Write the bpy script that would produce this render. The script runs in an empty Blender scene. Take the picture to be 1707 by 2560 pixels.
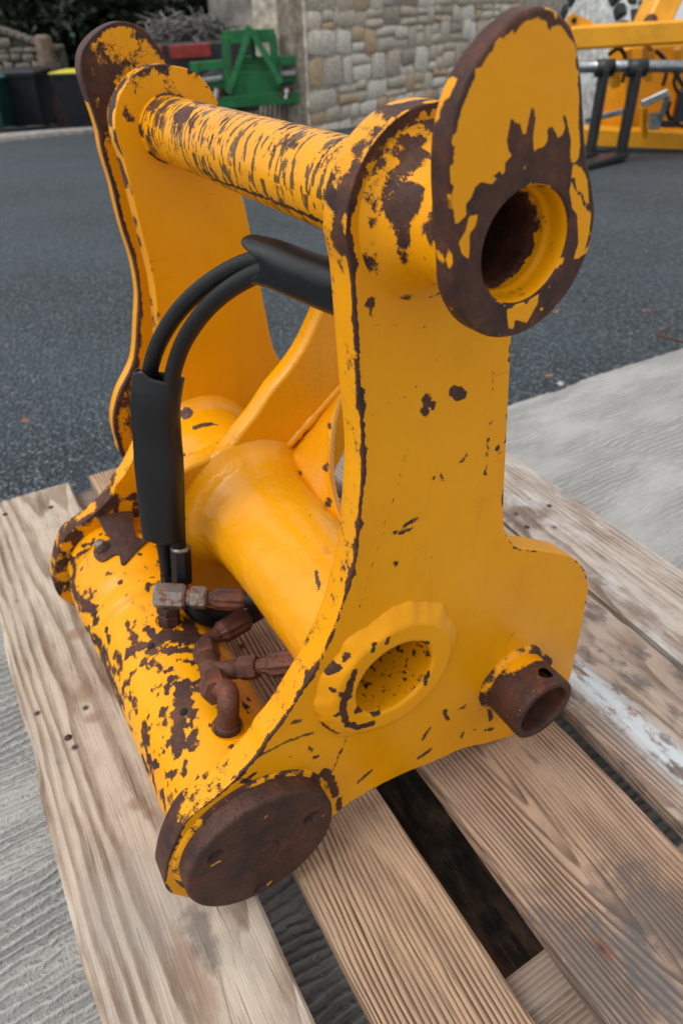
import bpy, bmesh, math, random
import numpy as np
from mathutils import Vector, Matrix
from mathutils.geometry import delaunay_2d_cdt

random.seed(7); RNG = np.random.default_rng(7)
sc = bpy.context.scene
COL = sc.collection
# ------------------------------------------------------------------ camera, sky, sun, exposure
U = 0.285            # metres per survey unit (all hitch dimensions were taken in this unit)
CZ = 0.782           # camera height above the slab
CAM = np.array([[-0.507695823, 0.501902825, 0.700241748],     # columns: right, up, forward
                [-0.861174244, -0.319206589, -0.395583209],
                [-0.024977449, 0.803866101, -0.594285638]])
cd = bpy.data.cameras.new('camera'); cam = bpy.data.objects.new('camera', cd); COL.objects.link(cam)
cam.matrix_world = Matrix(((CAM[0,0], CAM[0,1], -CAM[0,2], 0), (CAM[1,0], CAM[1,1], -CAM[1,2], 0),
                           (CAM[2,0], CAM[2,1], -CAM[2,2], CZ), (0, 0, 0, 1)))
cd.sensor_fit = 'VERTICAL'; cd.sensor_height = 36; cd.lens = 24
cd.clip_start = 0.02; cd.clip_end = 2000
cd.dof.use_dof = True; cd.dof.focus_distance = 0.45; cd.dof.aperture_fstop = 9.6
sc.camera = cam

world = bpy.data.worlds.new('World'); sc.world = world; world.use_nodes = True
wn = world.node_tree; wn.nodes.clear()
SUN_EL, SUN_AZ = math.radians(62), math.radians(85)
sky = wn.nodes.new('ShaderNodeTexSky'); sky.sky_type = 'NISHITA'; sky.sun_disc = False
sky.sun_elevation = SUN_EL; sky.sun_rotation = math.radians(90) - SUN_AZ
sky.dust_density = 6; sky.air_density = 1.2; sky.ozone_density = 1
tc = wn.nodes.new('ShaderNodeTexCoord'); mp = wn.nodes.new('ShaderNodeMapping')
mp.inputs['Location'].default_value = (0, 0, 0.14)      # the land falls away, so the sky reaches below eye level
hs = wn.nodes.new('ShaderNodeHueSaturation'); hs.inputs['Saturation'].default_value = 0.22   # cloud cover
bg = wn.nodes.new('ShaderNodeBackground'); bg.inputs['Strength'].default_value = 0.15
wo = wn.nodes.new('ShaderNodeOutputWorld')
wn.links.new(tc.outputs['Generated'], mp.inputs['Vector']); wn.links.new(mp.outputs['Vector'], sky.inputs['Vector'])
wn.links.new(sky.outputs['Color'], hs.inputs['Color']); cm = wn.nodes.new('ShaderNodeMix'); cm.data_type = 'RGBA'; cm.inputs[0].default_value = 0.5      # even cloud deck
cm.inputs[7].default_value = (4.3, 4.5, 4.75, 1)
wn.links.new(hs.outputs['Color'], cm.inputs[6]); wn.links.new(cm.outputs[2], bg.inputs['Color'])
wn.links.new(bg.outputs['Background'], wo.inputs['Surface'])
sd = bpy.data.lights.new('sun', 'SUN'); sun = bpy.data.objects.new('sun', sd); COL.objects.link(sun)
sd.energy = 0.95; sd.angle = math.radians(25); sd.color = (1, 0.97, 0.93)
sv = Vector((math.cos(SUN_EL)*math.cos(SUN_AZ), math.cos(SUN_EL)*math.sin(SUN_AZ), math.sin(SUN_EL)))
sun.rotation_euler = sv.to_track_quat('Z', 'Y').to_euler(); sun.location = (0, 0, 5)
sc.view_settings.view_transform = 'Standard'; sc.view_settings.look = 'None'
sc.view_settings.gamma = 1; sc.view_settings.exposure = 0.30; sc.view_settings.use_curve_mapping = False

# ------------------------------------------------------------------ surveying helpers
def sight(p):                       # sight line of a photographed point (survey of the place)
    p = np.atleast_2d(np.asarray(p, float))
    d = np.c_[(p[:,0]-853.5)/1707, (1280-p[:,1])/1707, np.ones(len(p))]
    return d @ CAM.T
def on_x(p, x):                     # ... meets the plane x = const (u)
    d = sight(p); return d/d[:,:1]*x
def on_z(p, z):
    d = sight(p); return d/d[:,2:]*z
HEAD = np.array([0.8708, -0.4919, 0.0]); RIGHT = np.array([-0.4919, -0.8708, 0.0])
def gz(x, y):                       # the yard falls gently away behind the slab
    t = np.maximum(0, x*HEAD[0]+y*HEAD[1]-1.7); return -0.07*t
def on_ground(p):
    out = []
    for d in sight(p):
        lo, hi = .1, 400.
        for _ in range(80):
            s = (lo*hi)**.5; q = d*s
            if CZ+q[2] > gz(q[0], q[1]): lo = s
            else: hi = s
        out.append(d*lo+[0, 0, CZ])
    return np.array(out)
def at_head(p, hd):                 # world point on the sight line at a distance along the heading (m)
    d = sight(p); k = hd/(d @ HEAD); return d*k[:,None]+[0, 0, CZ]
def on_cyl(p, ax, r):               # (x, theta) where the sight line meets a tube along x (u)
    out = []
    for d in sight(p):
        a = d[1]**2+d[2]**2; b = -2*(d[1]*ax[0]+d[2]*ax[1]); c = ax[0]**2+ax[1]**2-r*r
        t = (-b-math.sqrt(max(b*b-4*a*c, 0)))/(2*a); q = t*d
        out.append((q[0], math.atan2(q[2]-ax[1], q[1]-ax[0])))
    return np.array(out)
def crop(ox, oy, s, pts): return [(ox+s*a, oy+s*b) for a, b in pts]
K5 = 500/1568

# ------------------------------------------------------------------ noise and fields
def _hash(i, j, k, seed):
    n = (i*374761393 + j*668265263 + k*2147483647 + seed*1274126177) & 0xffffffff
    n = ((n ^ (n >> 13))*1274126177) & 0xffffffff
    return ((n ^ (n >> 16)) & 0xffff)/65535.0
def vnoise(P, seed=0):
    P = np.asarray(P, float); I = np.floor(P).astype(np.int64); F = P-I; F = F*F*(3-2*F); r = 0
    for a in (0, 1):
        for b in (0, 1):
            for c in (0, 1):
                w = (F[:,0] if a else 1-F[:,0])*(F[:,1] if b else 1-F[:,1])*(F[:,2] if c else 1-F[:,2])
                r = r + w*_hash(I[:,0]+a, I[:,1]+b, I[:,2]+c, seed)
    return r
def fbm(P, octv=4, seed=0):
    P = np.asarray(P, float); s = 0; a = .5; t = 0
    for o in range(octv):
        s = s+a*vnoise(P*2**o+o*17.3, seed+o); t += a; a *= .55
    return s/t
def p3(a, b, c=0): return np.c_[a, b, np.full(len(a), c) if np.isscalar(c) else c]
def seg_dist(P, A, B):
    d = B-A; L = d @ d
    if L < 1e-12: return np.linalg.norm(P-A, axis=1)
    t = np.clip((P-A) @ d/L, 0, 1)
    return np.linalg.norm(P-(A+t[:,None]*d), axis=1)
def poly_dist(P, poly, closed=True):
    m = np.full(len(P), 9e9); n = len(poly)
    for i in range(n if closed else n-1): m = np.minimum(m, seg_dist(P, poly[i], poly[(i+1) % n]))
    return m
def inside(P, poly):
    c = np.zeros(len(P), bool); n = len(poly); j = n-1
    for i in range(n):
        a, b = poly[i], poly[j]
        if a[1] != b[1]:
            c ^= ((a[1] > P[:,1]) != (b[1] > P[:,1])) & (P[:,0] < (b[0]-a[0])*(P[:,1]-a[1])/(b[1]-a[1])+a[0])
        j = i
    return c
def strokes_field(P, strokes, soft, warp=.007):
    w = np.zeros(len(P)); P0 = P
    if warp:
        P = P+warp*2*np.c_[fbm(p3(P0[:,0]*55, P0[:,1]*55, 1), 3, 91)-.5, fbm(p3(P0[:,0]*55, P0[:,1]*55, 7), 3, 92)-.5]
        soft = soft*1.6
    for pts, r in strokes:
        pts = np.asarray(pts, float); r = r*1.12
        lo, hi = pts.min(0)-r-soft*2, pts.max(0)+r+soft*2
        m = np.all((P > lo) & (P < hi), axis=1)
        if not m.any(): continue
        Q = P[m]; d = np.full(len(Q), 9e9)
        if len(pts) == 1: d = np.linalg.norm(Q-pts[0], axis=1)
        for i in range(len(pts)-1): d = np.minimum(d, seg_dist(Q, pts[i], pts[i+1]))
        w[m] = np.maximum(w[m], np.clip(.5+(r-d)/(2*soft), 0, 1))
    return w

# ------------------------------------------------------------------ materials
def nodes_of(name):
    m = bpy.data.materials.new(name); m.use_nodes = True
    nt = m.node_tree; b = nt.nodes['Principled BSDF']; return m, nt, b
class NB:
    def __init__(s, nt): s.nt = nt
    def n(s, t, **kw):
        x = s.nt.nodes.new(t)
        for k, v in kw.items():
            if k.startswith('_'): setattr(x, k[1:], v)
            else: x.inputs[k.replace('__', ' ')].default_value = v
        return x
    def l(s, a, b): s.nt.links.new(a, b)
    def noise(s, vec, scale, detail=4, rough=.55, dist=0):
        x = s.n('ShaderNodeTexNoise', Scale=scale, Detail=detail, Roughness=rough, Distortion=dist)
        if vec is not None: s.l(vec, x.inputs['Vector'])
        return x.outputs['Fac']
    def map(s, vec, scale=(1,1,1), loc=(0,0,0), rot=(0,0,0)):
        x = s.n('ShaderNodeMapping', Scale=scale, Location=loc, Rotation=rot); s.l(vec, x.inputs['Vector']); return x.outputs['Vector']
    def ramp(s, f, stops, interp='LINEAR'):
        x = s.nt.nodes.new('ShaderNodeValToRGB'); x.color_ramp.interpolation = interp
        el = x.color_ramp.elements
        while len(el) > 1: el.remove(el[0])
        el[0].position = stops[0][0]; el[0].color = (*stops[0][1], 1)
        for p, c in stops[1:]:
            e = el.new(p); e.color = (*c, 1)
        s.l(f, x.inputs['Fac']); return x.outputs['Color']
    def mix(s, f, a, b, mode='MIX'):
        x = s.nt.nodes.new('ShaderNodeMix'); x.data_type = 'RGBA'; x.blend_type = mode
        for v, sk in ((f, x.inputs[0]), (a, x.inputs[6]), (b, x.inputs[7])):
            if hasattr(v, 'links'): s.l(v, sk)
            elif isinstance(v, (int, float)): sk.default_value = v
            else: sk.default_value = (*v, 1)
        return x.outputs[2]
    def math(s, op, a, b=0, c=0, clamp=False):
        x = s.nt.nodes.new('ShaderNodeMath'); x.operation = op; x.use_clamp = clamp
        for v, sk in zip((a, b, c), x.inputs):
            if hasattr(v, 'links'): s.l(v, sk)
            else: sk.default_value = v
        return x.outputs[0]
    def smooth(s, f, lo, hi, a=0, b=1):
        x = s.nt.nodes.new('ShaderNodeMapRange'); x.interpolation_type = 'SMOOTHSTEP'
        s.l(f, x.inputs['Value'])
        for k, v in (('From Min', lo), ('From Max', hi), ('To Min', a), ('To Max', b)): x.inputs[k].default_value = v
        return x.outputs['Result']
    def obj(s): return s.nt.nodes.new('ShaderNodeTexCoord').outputs['Object']
    def attr(s, name):
        x = s.nt.nodes.new('ShaderNodeAttribute'); x.attribute_name = name; return x.outputs['Fac']
    def bump(s, h, strength, dist, prev=None):
        x = s.n('ShaderNodeBump', Strength=strength, Distance=dist); s.l(h, x.inputs['Height'])
        if prev is not None: s.l(prev, x.inputs['Normal'])
        return x.outputs['Normal']

def rust_color(b, v):
    n1 = b.noise(v, 60, 5, .7); n2 = b.noise(v, 420, 3, .6); n3 = b.noise(v, 14, 3, .6)
    f = b.math('ADD', b.math('ADD', b.math('MULTIPLY', n1, .62), b.math('MULTIPLY', n2, .26)), b.math('MULTIPLY', b.math('SUBTRACT', n3, .35), .42))
    return b.ramp(f, [(.26, (.016, .009, .009)), (.43, (.045, .022, .018)), (.57, (.085, .034, .021)), (.68, (.15, .055, .026)), (.80, (.28, .10, .035))]), n1, n2

def paint_mat(name, tint=(.81, .327, .0015), rough=.22, orange_peel=.15, jag=1.2, spec=.24):
    m, nt, p = nodes_of(name); b = NB(nt); v = b.obj()
    wear = b.attr('wear'); scuff = b.attr('scuff')
    nz = b.math('ADD', b.math('MULTIPLY', b.noise(v, 260, 5, .62), .62), b.math('MULTIPLY', b.noise(v, 900, 2, .5), .38))
    w = b.math('ADD', wear, b.math('MULTIPLY', b.math('SUBTRACT', nz, .5), jag))
    mask = b.smooth(w, .45, .55)
    fringe = b.smooth(w, .36, .50)
    rc, n1, n2 = rust_color(b, v)
    tone = b.noise(v, 9, 3, .6)
    pc = b.mix(b.smooth(tone, .3, .7), (tint[0]*.95, tint[1]*.93, tint[2]), (tint[0]*1.03, tint[1]*1.06, tint[2]))
    grime = b.smooth(b.noise(v, 30, 6, .7), .55, .82, 0, .32)
    pc = b.mix(grime, pc, (tint[0]*.62, tint[1]*.55, .004))
    pc = b.mix(b.math('MULTIPLY', fringe, b.smooth(b.noise(v, 90, 3, .6), .35, .65, .25, .9)), pc, (.24, .105, .018))
    sw = b.math('ADD', scuff, b.math('MULTIPLY', b.math('SUBTRACT', nz, .5), .9))
    sm = b.smooth(sw, .46, .62, 0, .9)
    pc = b.mix(sm, pc, (.055, .04, .02))
    run = b.smooth(b.noise(b.map(v, (55, 55, 3.5)), 1.6, 4, .6), .56, .80, 0, .20)
    pc = b.mix(run, pc, (.42, .17, .008))
    for rot_, sc_ in (((.9, 0, 0), 1.0), ((2.3, 0, .4), 1.3)):
        ln = b.smooth(b.noise(b.map(v, (9*sc_, 9*sc_, 420), (0, 0, 0), rot_), 1.0, 2, .5), .735, .76, 0, .5)
        pc = b.mix(b.math('MULTIPLY', ln, b.smooth(b.noise(v, 14, 3, .6), .45, .65)), pc, (.30, .13, .012))
    fade = b.smooth(b.noise(v, 5, 4, .6), .5, .8, 0, .16); pc = b.mix(fade, pc, (.85, .46, .05))
    specks = b.smooth(b.noise(v, 140, 2, .5), .765, .79, 0, .8)
    pc = b.mix(specks, pc, (.09, .04, .015))
    res = b.smooth(b.noise(v, 330, 4, .65), .60, .70, 0, .55)
    rc = b.mix(b.math('MULTIPLY', res, b.smooth(w, .9, .55)), rc, (.30, .145, .012))
    col = b.mix(mask, pc, rc)
    b.l(col, p.inputs['Base Color'])
    rr = b.math('ADD', b.math('MULTIPLY', mask, .26), b.math('ADD', rough, b.math('MULTIPLY', b.noise(v, 45, 4, .6), .16)))
    b.l(rr, p.inputs['Roughness'])
    p.inputs['Specular IOR Level'].default_value = spec
    h = b.math('ADD', b.math('MULTIPLY', mask, -1.0), b.math('MULTIPLY', b.math('MULTIPLY', n2, mask), .5))
    nrm = b.bump(h, .7, .0008)
    nrm = b.bump(b.noise(v, 190, 3, .5), orange_peel, .0012, nrm)
    b.l(nrm, p.inputs['Normal'])
    return m
def rust_mat(name, bright=1.0, metal=.25):
    m, nt, p = nodes_of(name); b = NB(nt); v = b.obj()
    rc, n1, n2 = rust_color(b, v)
    if bright != 1: rc = b.mix(1.0, rc, bright, 'MULTIPLY')
    fl = b.smooth(b.attr('wear'), .48, .52)            # wear > .5 on rusty parts = paint flakes left
    rc = b.mix(fl, rc, (.70, .30, .01))
    b.l(rc, p.inputs['Base Color']); p.inputs['Metallic'].default_value = metal
    b.l(b.math('ADD', .52, b.math('MULTIPLY', n1, .25)), p.inputs['Roughness'])
    pit = b.smooth(b.noise(v, 240, 4, .6), .60, .70); rc2 = b.mix(b.math('MULTIPLY', pit, .75), rc, (.010, .006, .005)); b.l(b.mix(fl, rc2, (.70, .30, .01)), p.inputs['Base Color'])
    b.l(b.bump(b.math('SUBTRACT', b.math('ADD', n1, n2), b.math('MULTIPLY', pit, .8)), .8, .0011), p.inputs['Normal']); return m
def simple(name, col, rough=.6, metal=0, nscale=0, namp=.3, bump=0, spec=.5):
    m, nt, p = nodes_of(name); b = NB(nt); v = b.obj()
    p.inputs['Roughness'].default_value = rough; p.inputs['Metallic'].default_value = metal
    p.inputs['Specular IOR Level'].default_value = spec
    if nscale:
        n = b.noise(v, nscale, 5, .65)
        c = b.mix(b.smooth(n, .3, .7), tuple(x*(1-namp) for x in col), tuple(min(1, x*(1+namp)) for x in col))
        b.l(c, p.inputs['Base Color'])
        if bump: b.l(b.bump(n, bump, .01), p.inputs['Normal'])
    else: p.inputs['Base Color'].default_value = (*col, 1)
    return m

M = {}
M['paint'] = paint_mat('worn_yellow_paint')
M['cast'] = paint_mat('cast_yellow_paint', orange_peel=.45, rough=.16, spec=.5)
M['rust'] = rust_mat('brown_rust')
M['rust_fit'] = rust_mat('bright_rust', (1.55, 1.25, 1.1), .15)
def zinc_mat():
    m, nt, p = nodes_of('rusty_zinc'); b = NB(nt); v = b.obj(); rc, n1, n2 = rust_color(b, v)
    k = b.smooth(b.noise(v, 130, 5, .65), .46, .60)
    b.l(b.mix(k, (.27, .25, .22), b.mix(1.0, rc, (2.4, 2.2, 2.0), 'MULTIPLY')), p.inputs['Base Color']); b.l(b.smooth(k, 0, 1, .65, .1), p.inputs['Metallic']); b.l(b.smooth(k, 0, 1, .38, .75), p.inputs['Roughness'])
    b.l(b.bump(n2, .3, .0006), p.inputs['Normal']); return m
M['zinc'] = zinc_mat()
M['rubber'] = simple('black_hose_rubber', (.006, .0065, .007), .5, 0, 300, .3, .1, spec=.35)
M['sleeve'] = simple('black_plastic_sleeve', (.0055, .0065, .008), .40, 0, 25, .2, .10, spec=.42)
M['dark'] = simple('dark_bore', (.01, .008, .006), .9)
M['red_tape'] = simple('red_hose_tape', (.16, .012, .010), .5)

def concrete_mat():
    m, nt, p = nodes_of('brushed_concrete'); b = NB(nt); v = b.obj()
    big = b.noise(v, 2.2, 4, .6); fine = b.noise(v, 160, 4, .6)
    dv = b.n('ShaderNodeVectorMath', _operation='ADD')
    wob = b.n('ShaderNodeTexNoise', Scale=9.0, Detail=3.0); b.l(b.map(v, (1, .5, 1)), wob.inputs['Vector'])
    sub = b.n('ShaderNodeVectorMath', _operation='SCALE'); sub.inputs['Scale'].default_value = .035
    b.l(wob.outputs['Color'], sub.inputs[0]); b.l(v, dv.inputs[0]); b.l(sub.outputs[0], dv.inputs[1])
    wv = b.n('ShaderNodeTexWave', Scale=25.0, Distortion=3.2, Detail=4.0, _wave_type='BANDS', _bands_direction='X')
    wv.inputs['Detail Scale'].default_value = 1.6; wv.inputs['Detail Roughness'].default_value = .62
    b.l(dv.outputs[0], wv.inputs['Vector'])
    amt = b.smooth(b.noise(b.map(v, (3, 1.2, 1)), 2.4, 3, .6), .30, .60, .45, 1)
    sy = b.n('ShaderNodeSeparateXYZ'); b.l(v, sy.inputs[0])
    amt = b.math('MULTIPLY', amt, b.smooth(sy.outputs[1], -.75, -.15, .85, 1))       # broomed deeper toward the left edge of the slab
    rid = b.math('MULTIPLY', wv.outputs['Fac'], amt)
    inv = b.math('MULTIPLY', b.math('SUBTRACT', 1, wv.outputs['Fac']), amt)
    c = b.ramp(big, [(.25, (.40, .388, .362)), (.55, (.43, .418, .392)), (.8, (.48, .467, .44))])
    c = b.mix(b.smooth(fine, .3, .8, 0, .35), c, (.25, .245, .23))
    c = b.mix(b.smooth(inv, .5, 1.0, 0, .62), c, (.12, .125, .128))
    c = b.mix(b.smooth(b.noise(v, 7, 6, .72), .56, .72, 0, .30), c, (.25, .235, .21))
    c = b.mix(b.smooth(b.noise(v, 420, 2, .5), .70, .74, 0, .6), c, (.10, .10, .10))
    b.l(c, p.inputs['Base Color']); p.inputs['Roughness'].default_value = .85
    h = b.math('ADD', b.math('MULTIPLY', rid, 1), b.math('MULTIPLY', fine, .25))
    b.l(b.bump(h, 1.0, .007), p.inputs['Normal']); return m
def asphalt_mat():
    m, nt, p = nodes_of('stone_asphalt'); b = NB(nt); v = b.obj()
    wv_ = b.n('ShaderNodeTexNoise', Scale=60.0, Detail=2.0); b.l(v, wv_.inputs['Vector']); av = b.n('ShaderNodeVectorMath', _operation='MULTIPLY_ADD'); b.l(wv_.outputs['Color'], av.inputs[0]); av.inputs[1].default_value = (.006, .006, .006); b.l(v, av.inputs[2])
    vo = b.n('ShaderNodeTexVoronoi', Scale=100.0, Randomness=1.0); b.l(av.outputs[0], vo.inputs['Vector'])
    v2 = b.n('ShaderNodeTexVoronoi', Scale=210.0); b.l(v, v2.inputs['Vector'])
    sep = b.n('ShaderNodeSeparateColor'); b.l(vo.outputs['Color'], sep.inputs[0])
    c = b.ramp(sep.outputs[0], [(0, (.017, .026, .033)), (.45, (.048, .072, .090)), (.8, (.105, .145, .172)), (.95, (.16, .185, .20)), (1, (.26, .26, .26))])
    c = b.mix(b.smooth(vo.outputs['Distance'], .30, .62, 0, .95), c, (.010, .012, .013))
    big = b.noise(v, .8, 5, .65)
    c = b.mix(b.smooth(big, .35, .7, 0, .30), c, (.080, .113, .140))
    green = b.smooth(b.noise(v, 1.7, 6, .7), .62, .75, 0, .28); c = b.mix(green, c, (.035, .05, .02))
    b.l(c, p.inputs['Base Color'])
    b.l(b.math('ADD', .55, b.math('MULTIPLY', sep.outputs[1], .3)), p.inputs['Roughness'])
    h = b.math('ADD', b.math('MULTIPLY', vo.outputs['Distance'], -1), b.math('ADD', b.math('MULTIPLY', sep.outputs[2], .5), b.math('MULTIPLY', v2.outputs['Distance'], -.3)))
    b.l(b.bump(h, 1.0, .011), p.inputs['Normal']); return m
M['concrete'] = concrete_mat(); M['asphalt'] = asphalt_mat()

def wood_mat(name, light, dark, ring=120, off=(0, .05, -.12), rot=(0, 0, 0), dist=1.5, contrast=.8, grey=.3, extra=None, cross=False):
    m, nt, p = nodes_of(name); b = NB(nt); v = b.obj()
    if cross: v = b.map(v, rot=(0, 0, math.pi/2))
    wv0 = b.n('ShaderNodeTexNoise', Scale=2.2, Detail=3.0, Roughness=.5); b.l(b.map(v, (1.2, 7, 7), (off[1]*31, off[0]*13, 3)), wv0.inputs['Vector'])
    sub = b.n('ShaderNodeVectorMath', _operation='SUBTRACT'); b.l(wv0.outputs['Color'], sub.inputs[0]); sub.inputs[1].default_value = (.5, .5, .5)
    scl = b.n('ShaderNodeVectorMath', _operation='SCALE'); scl.inputs['Scale'].default_value = .016*dist; b.l(sub.outputs[0], scl.inputs[0])
    add = b.n('ShaderNodeVectorMath', _operation='ADD'); b.l(v, add.inputs[0]); b.l(scl.outputs[0], add.inputs[1])
    vm = b.map(add.outputs[0], (1, 1, 1), off, rot)
    sx = b.n('ShaderNodeSeparateXYZ'); b.l(vm, sx.inputs[0])
    r = b.math('SQRT', b.math('ADD', b.math('MULTIPLY', sx.outputs[1], sx.outputs[1]), b.math('MULTIPLY', sx.outputs[2], sx.outputs[2])))
    ph = b.math('FRACT', b.math('MULTIPLY', r, ring))
    late = b.math('MULTIPLY', b.smooth(ph, .35, .86), b.smooth(ph, 1.0, .90))
    fib = b.noise(b.map(v, (4, 260, 260)), 3, 4, .6)
    mott = b.noise(b.map(v, (1, 5, 5)), 5, 4, .6)
    lf = b.math('MULTIPLY', late, b.smooth(mott, .32, .60, .08, 1))
    c = b.mix(b.math('MULTIPLY', lf, contrast), light, dark)
    c = b.mix(b.smooth(fib, .45, .75, 0, .35), c, tuple(x*.55 for x in dark))
    gr = b.smooth(b.noise(b.map(v, (2.2, 7, 7), (off[0], 5, 1)), 4, 5, .7), .45, .75, 0, grey)
    c = b.mix(gr, c, (.30, .265, .235))
    st = b.smooth(b.noise(b.map(v, (5, 22, 22), (1, off[1]*50, 1)), 3, 5, .7), .60, .78, 0, .75)
    c = b.mix(st, c, (.075, .058, .05))
    ln = b.smooth(b.noise(b.map(v, (2.5, 90, 90), (3, 1, 2)), 3, 3, .6), .63, .70, 0, .55)
    c = b.mix(ln, c, tuple(x*.6 for x in dark))
    dt = b.smooth(b.noise(b.map(v, (3, 6, 6), (7, off[1]*20, 2)), 5, 6, .72), .42, .80, 0, .5)
    c = b.mix(dt, c, (.25, .175, .125))
    vr = b.smooth(b.noise(b.map(v, (2.2, 9, 9), (2, off[1]*40, 5)), 3.2, 5, .68), .38, .68, 0, .75)
    c = b.mix(b.math('MULTIPLY', vr, b.smooth(ph, .15, .8, .25, 1)), c, (.13, .072, .042))
    if extra: c = extra(b, v, c)
    b.l(c, p.inputs['Base Color']); p.inputs['Roughness'].default_value = .78; p.inputs['Specular IOR Level'].default_value = .25
    h = b.math('ADD', b.math('MULTIPLY', late, .7), b.math('ADD', b.math('MULTIPLY', fib, .8), b.math('MULTIPLY', ln, -1.2)))
    b.l(b.bump(h, .8, .0016), p.inputs['Normal']); return m

# ------------------------------------------------------------------ mesh helpers
def link(name, me, mat, parent=None, smooth=True):
    o = bpy.data.objects.new(name, me); COL.objects.link(o)
    if mat is not None: me.materials.append(mat)
    if smooth and len(me.polygons): me.polygons.foreach_set('use_smooth', [True]*len(me.polygons))
    if parent is not None: o.parent = parent
    return o
def mesh_np(name, V, F, mat, parent=None, smooth=True, attrs=None):
    me = bpy.data.meshes.new(name); me.from_pydata(np.asarray(V, float).tolist(), [], [tuple(map(int, f)) for f in F])
    for k, a in (attrs or {}).items():
        at = me.attributes.new(k, 'FLOAT', 'POINT'); at.data.foreach_set('value', np.asarray(a, np.float32))
    me.update(); return link(name, me, mat, parent, smooth)
def tag(o, label=None, cat=None, group=None, kind=None):
    if label: o['label'] = label
    if cat: o['category'] = cat
    if group: o['group'] = group
    if kind: o['kind'] = kind
    return o
def empty(name, loc):
    o = bpy.data.objects.new(name, None); COL.objects.link(o); o.location = loc; o.empty_display_size = .1; return o
class MB:
    def __init__(s): s.V = []; s.F = []
    def add(s, V, F):
        n = len(s.V); s.V += [tuple(v) for v in V]; s.F += [tuple(i+n for i in f) for f in F]; return s
    def box(s, c, size, R=None):
        R = np.eye(3) if R is None else np.asarray(R)
        h = np.asarray(size)/2
        P = [np.asarray(c)+R @ (h*np.array(k)) for k in [(-1,-1,-1),(1,-1,-1),(1,1,-1),(-1,1,-1),(-1,-1,1),(1,-1,1),(1,1,1),(-1,1,1)]]
        return s.add(P, [(3,2,1,0),(4,5,6,7),(0,1,5,4),(1,2,6,5),(2,3,7,6),(3,0,4,7)])
    def bar(s, a, b, w, h, up=(0,0,1)):
        a, b = np.asarray(a, float), np.asarray(b, float); d = b-a; L = np.linalg.norm(d); d = d/L
        up = np.asarray(up, float)
        if abs(d @ up) > .98: up = HEAD
        sd_ = np.cross(up, d); sd_ /= np.linalg.norm(sd_); u2 = np.cross(d, sd_)
        return s.box((a+b)/2, (L, w, h), np.stack([d, sd_, u2], 1))
    def tube(s, pts, r, n=12, cap=True, flute=0):
        pts = np.asarray(pts, float); N = len(pts); r = np.broadcast_to(np.asarray(r, float), (N,))
        T = np.gradient(pts, axis=0); T /= np.linalg.norm(T, axis=1)[:,None]
        a = np.array([0,0,1.]) if abs(T[0][2]) < .9 else np.array([1.,0,0]); u = np.cross(T[0], a); u /= np.linalg.norm(u)
        V = []
        for i in range(N):
            u = u-T[i]*(u @ T[i]); u /= np.linalg.norm(u); w = np.cross(T[i], u)
            for k in range(n):
                q = 2*math.pi*k/n; rr = r[i]*(1+flute*(k % 2))
                V.append(pts[i]+rr*(math.cos(q)*u+math.sin(q)*w))
        F = [(i*n+k, i*n+(k+1) % n, (i+1)*n+(k+1) % n, (i+1)*n+k) for i in range(N-1) for k in range(n)]
        if cap: F += [tuple(range(n))[::-1], tuple((N-1)*n+k for k in range(n))]
        return s.add(V, F)
    def build(s, name, mat, parent=None, smooth=False, bevel=0, seg=2, angle=True, off=(0,0,0)):
        me = bpy.data.meshes.new(name); me.from_pydata([tuple(np.asarray(v)-off) for v in s.V], [], s.F); me.update()
        if bevel:
            bm = bmesh.new(); bm.from_mesh(me)
            es = [e for e in bm.edges if len(e.link_faces) == 2 and e.calc_face_angle(0) > .6]
            bmesh.ops.bevel(bm, geom=es, offset=bevel, segments=seg, affect='EDGES', profile=.6, clamp_overlap=True)
            bm.to_mesh(me); bm.free()
        o = link(name, me, mat, parent, smooth)
        return o
def catmull(P, step, closed=True):
    P = np.asarray(P, float); n = len(P); out = []
    rng = range(n if closed else n-1)
    for i in rng:
        p0, p1, p2, p3_ = P[(i-1) % n] if closed or i else P[0], P[i], P[(i+1) % n], P[(i+2) % n] if closed or i+2 < n else P[-1]
        k = max(1, int(round(np.linalg.norm(p2-p1)/step)))
        for t in np.arange(k)/k:
            out.append(.5*(2*p1+(p2-p0)*t+(2*p0-5*p1+4*p2-p3_)*t*t+(3*p1-p0-3*p2+p3_)*t**3))
    if not closed: out.append(P[-1])
    return np.array(out)
def arc(c, r, a0, a1, n): return [(c[0]+r*math.cos(math.radians(a)), c[1]+r*math.sin(math.radians(a))) for a in np.linspace(a0, a1, n)]
def area2(P): return .5*np.sum(P[:,0]*np.roll(P[:,1], -1)-np.roll(P[:,0], -1)*P[:,1])
def offset_in(P, b):
    d = np.roll(P, -1, 0)-np.roll(P, 1, 0); d /= np.linalg.norm(d, axis=1)[:,None]+1e-12
    return P+b*np.c_[-d[:,1], d[:,0]]          # ccw loop: inward
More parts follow.
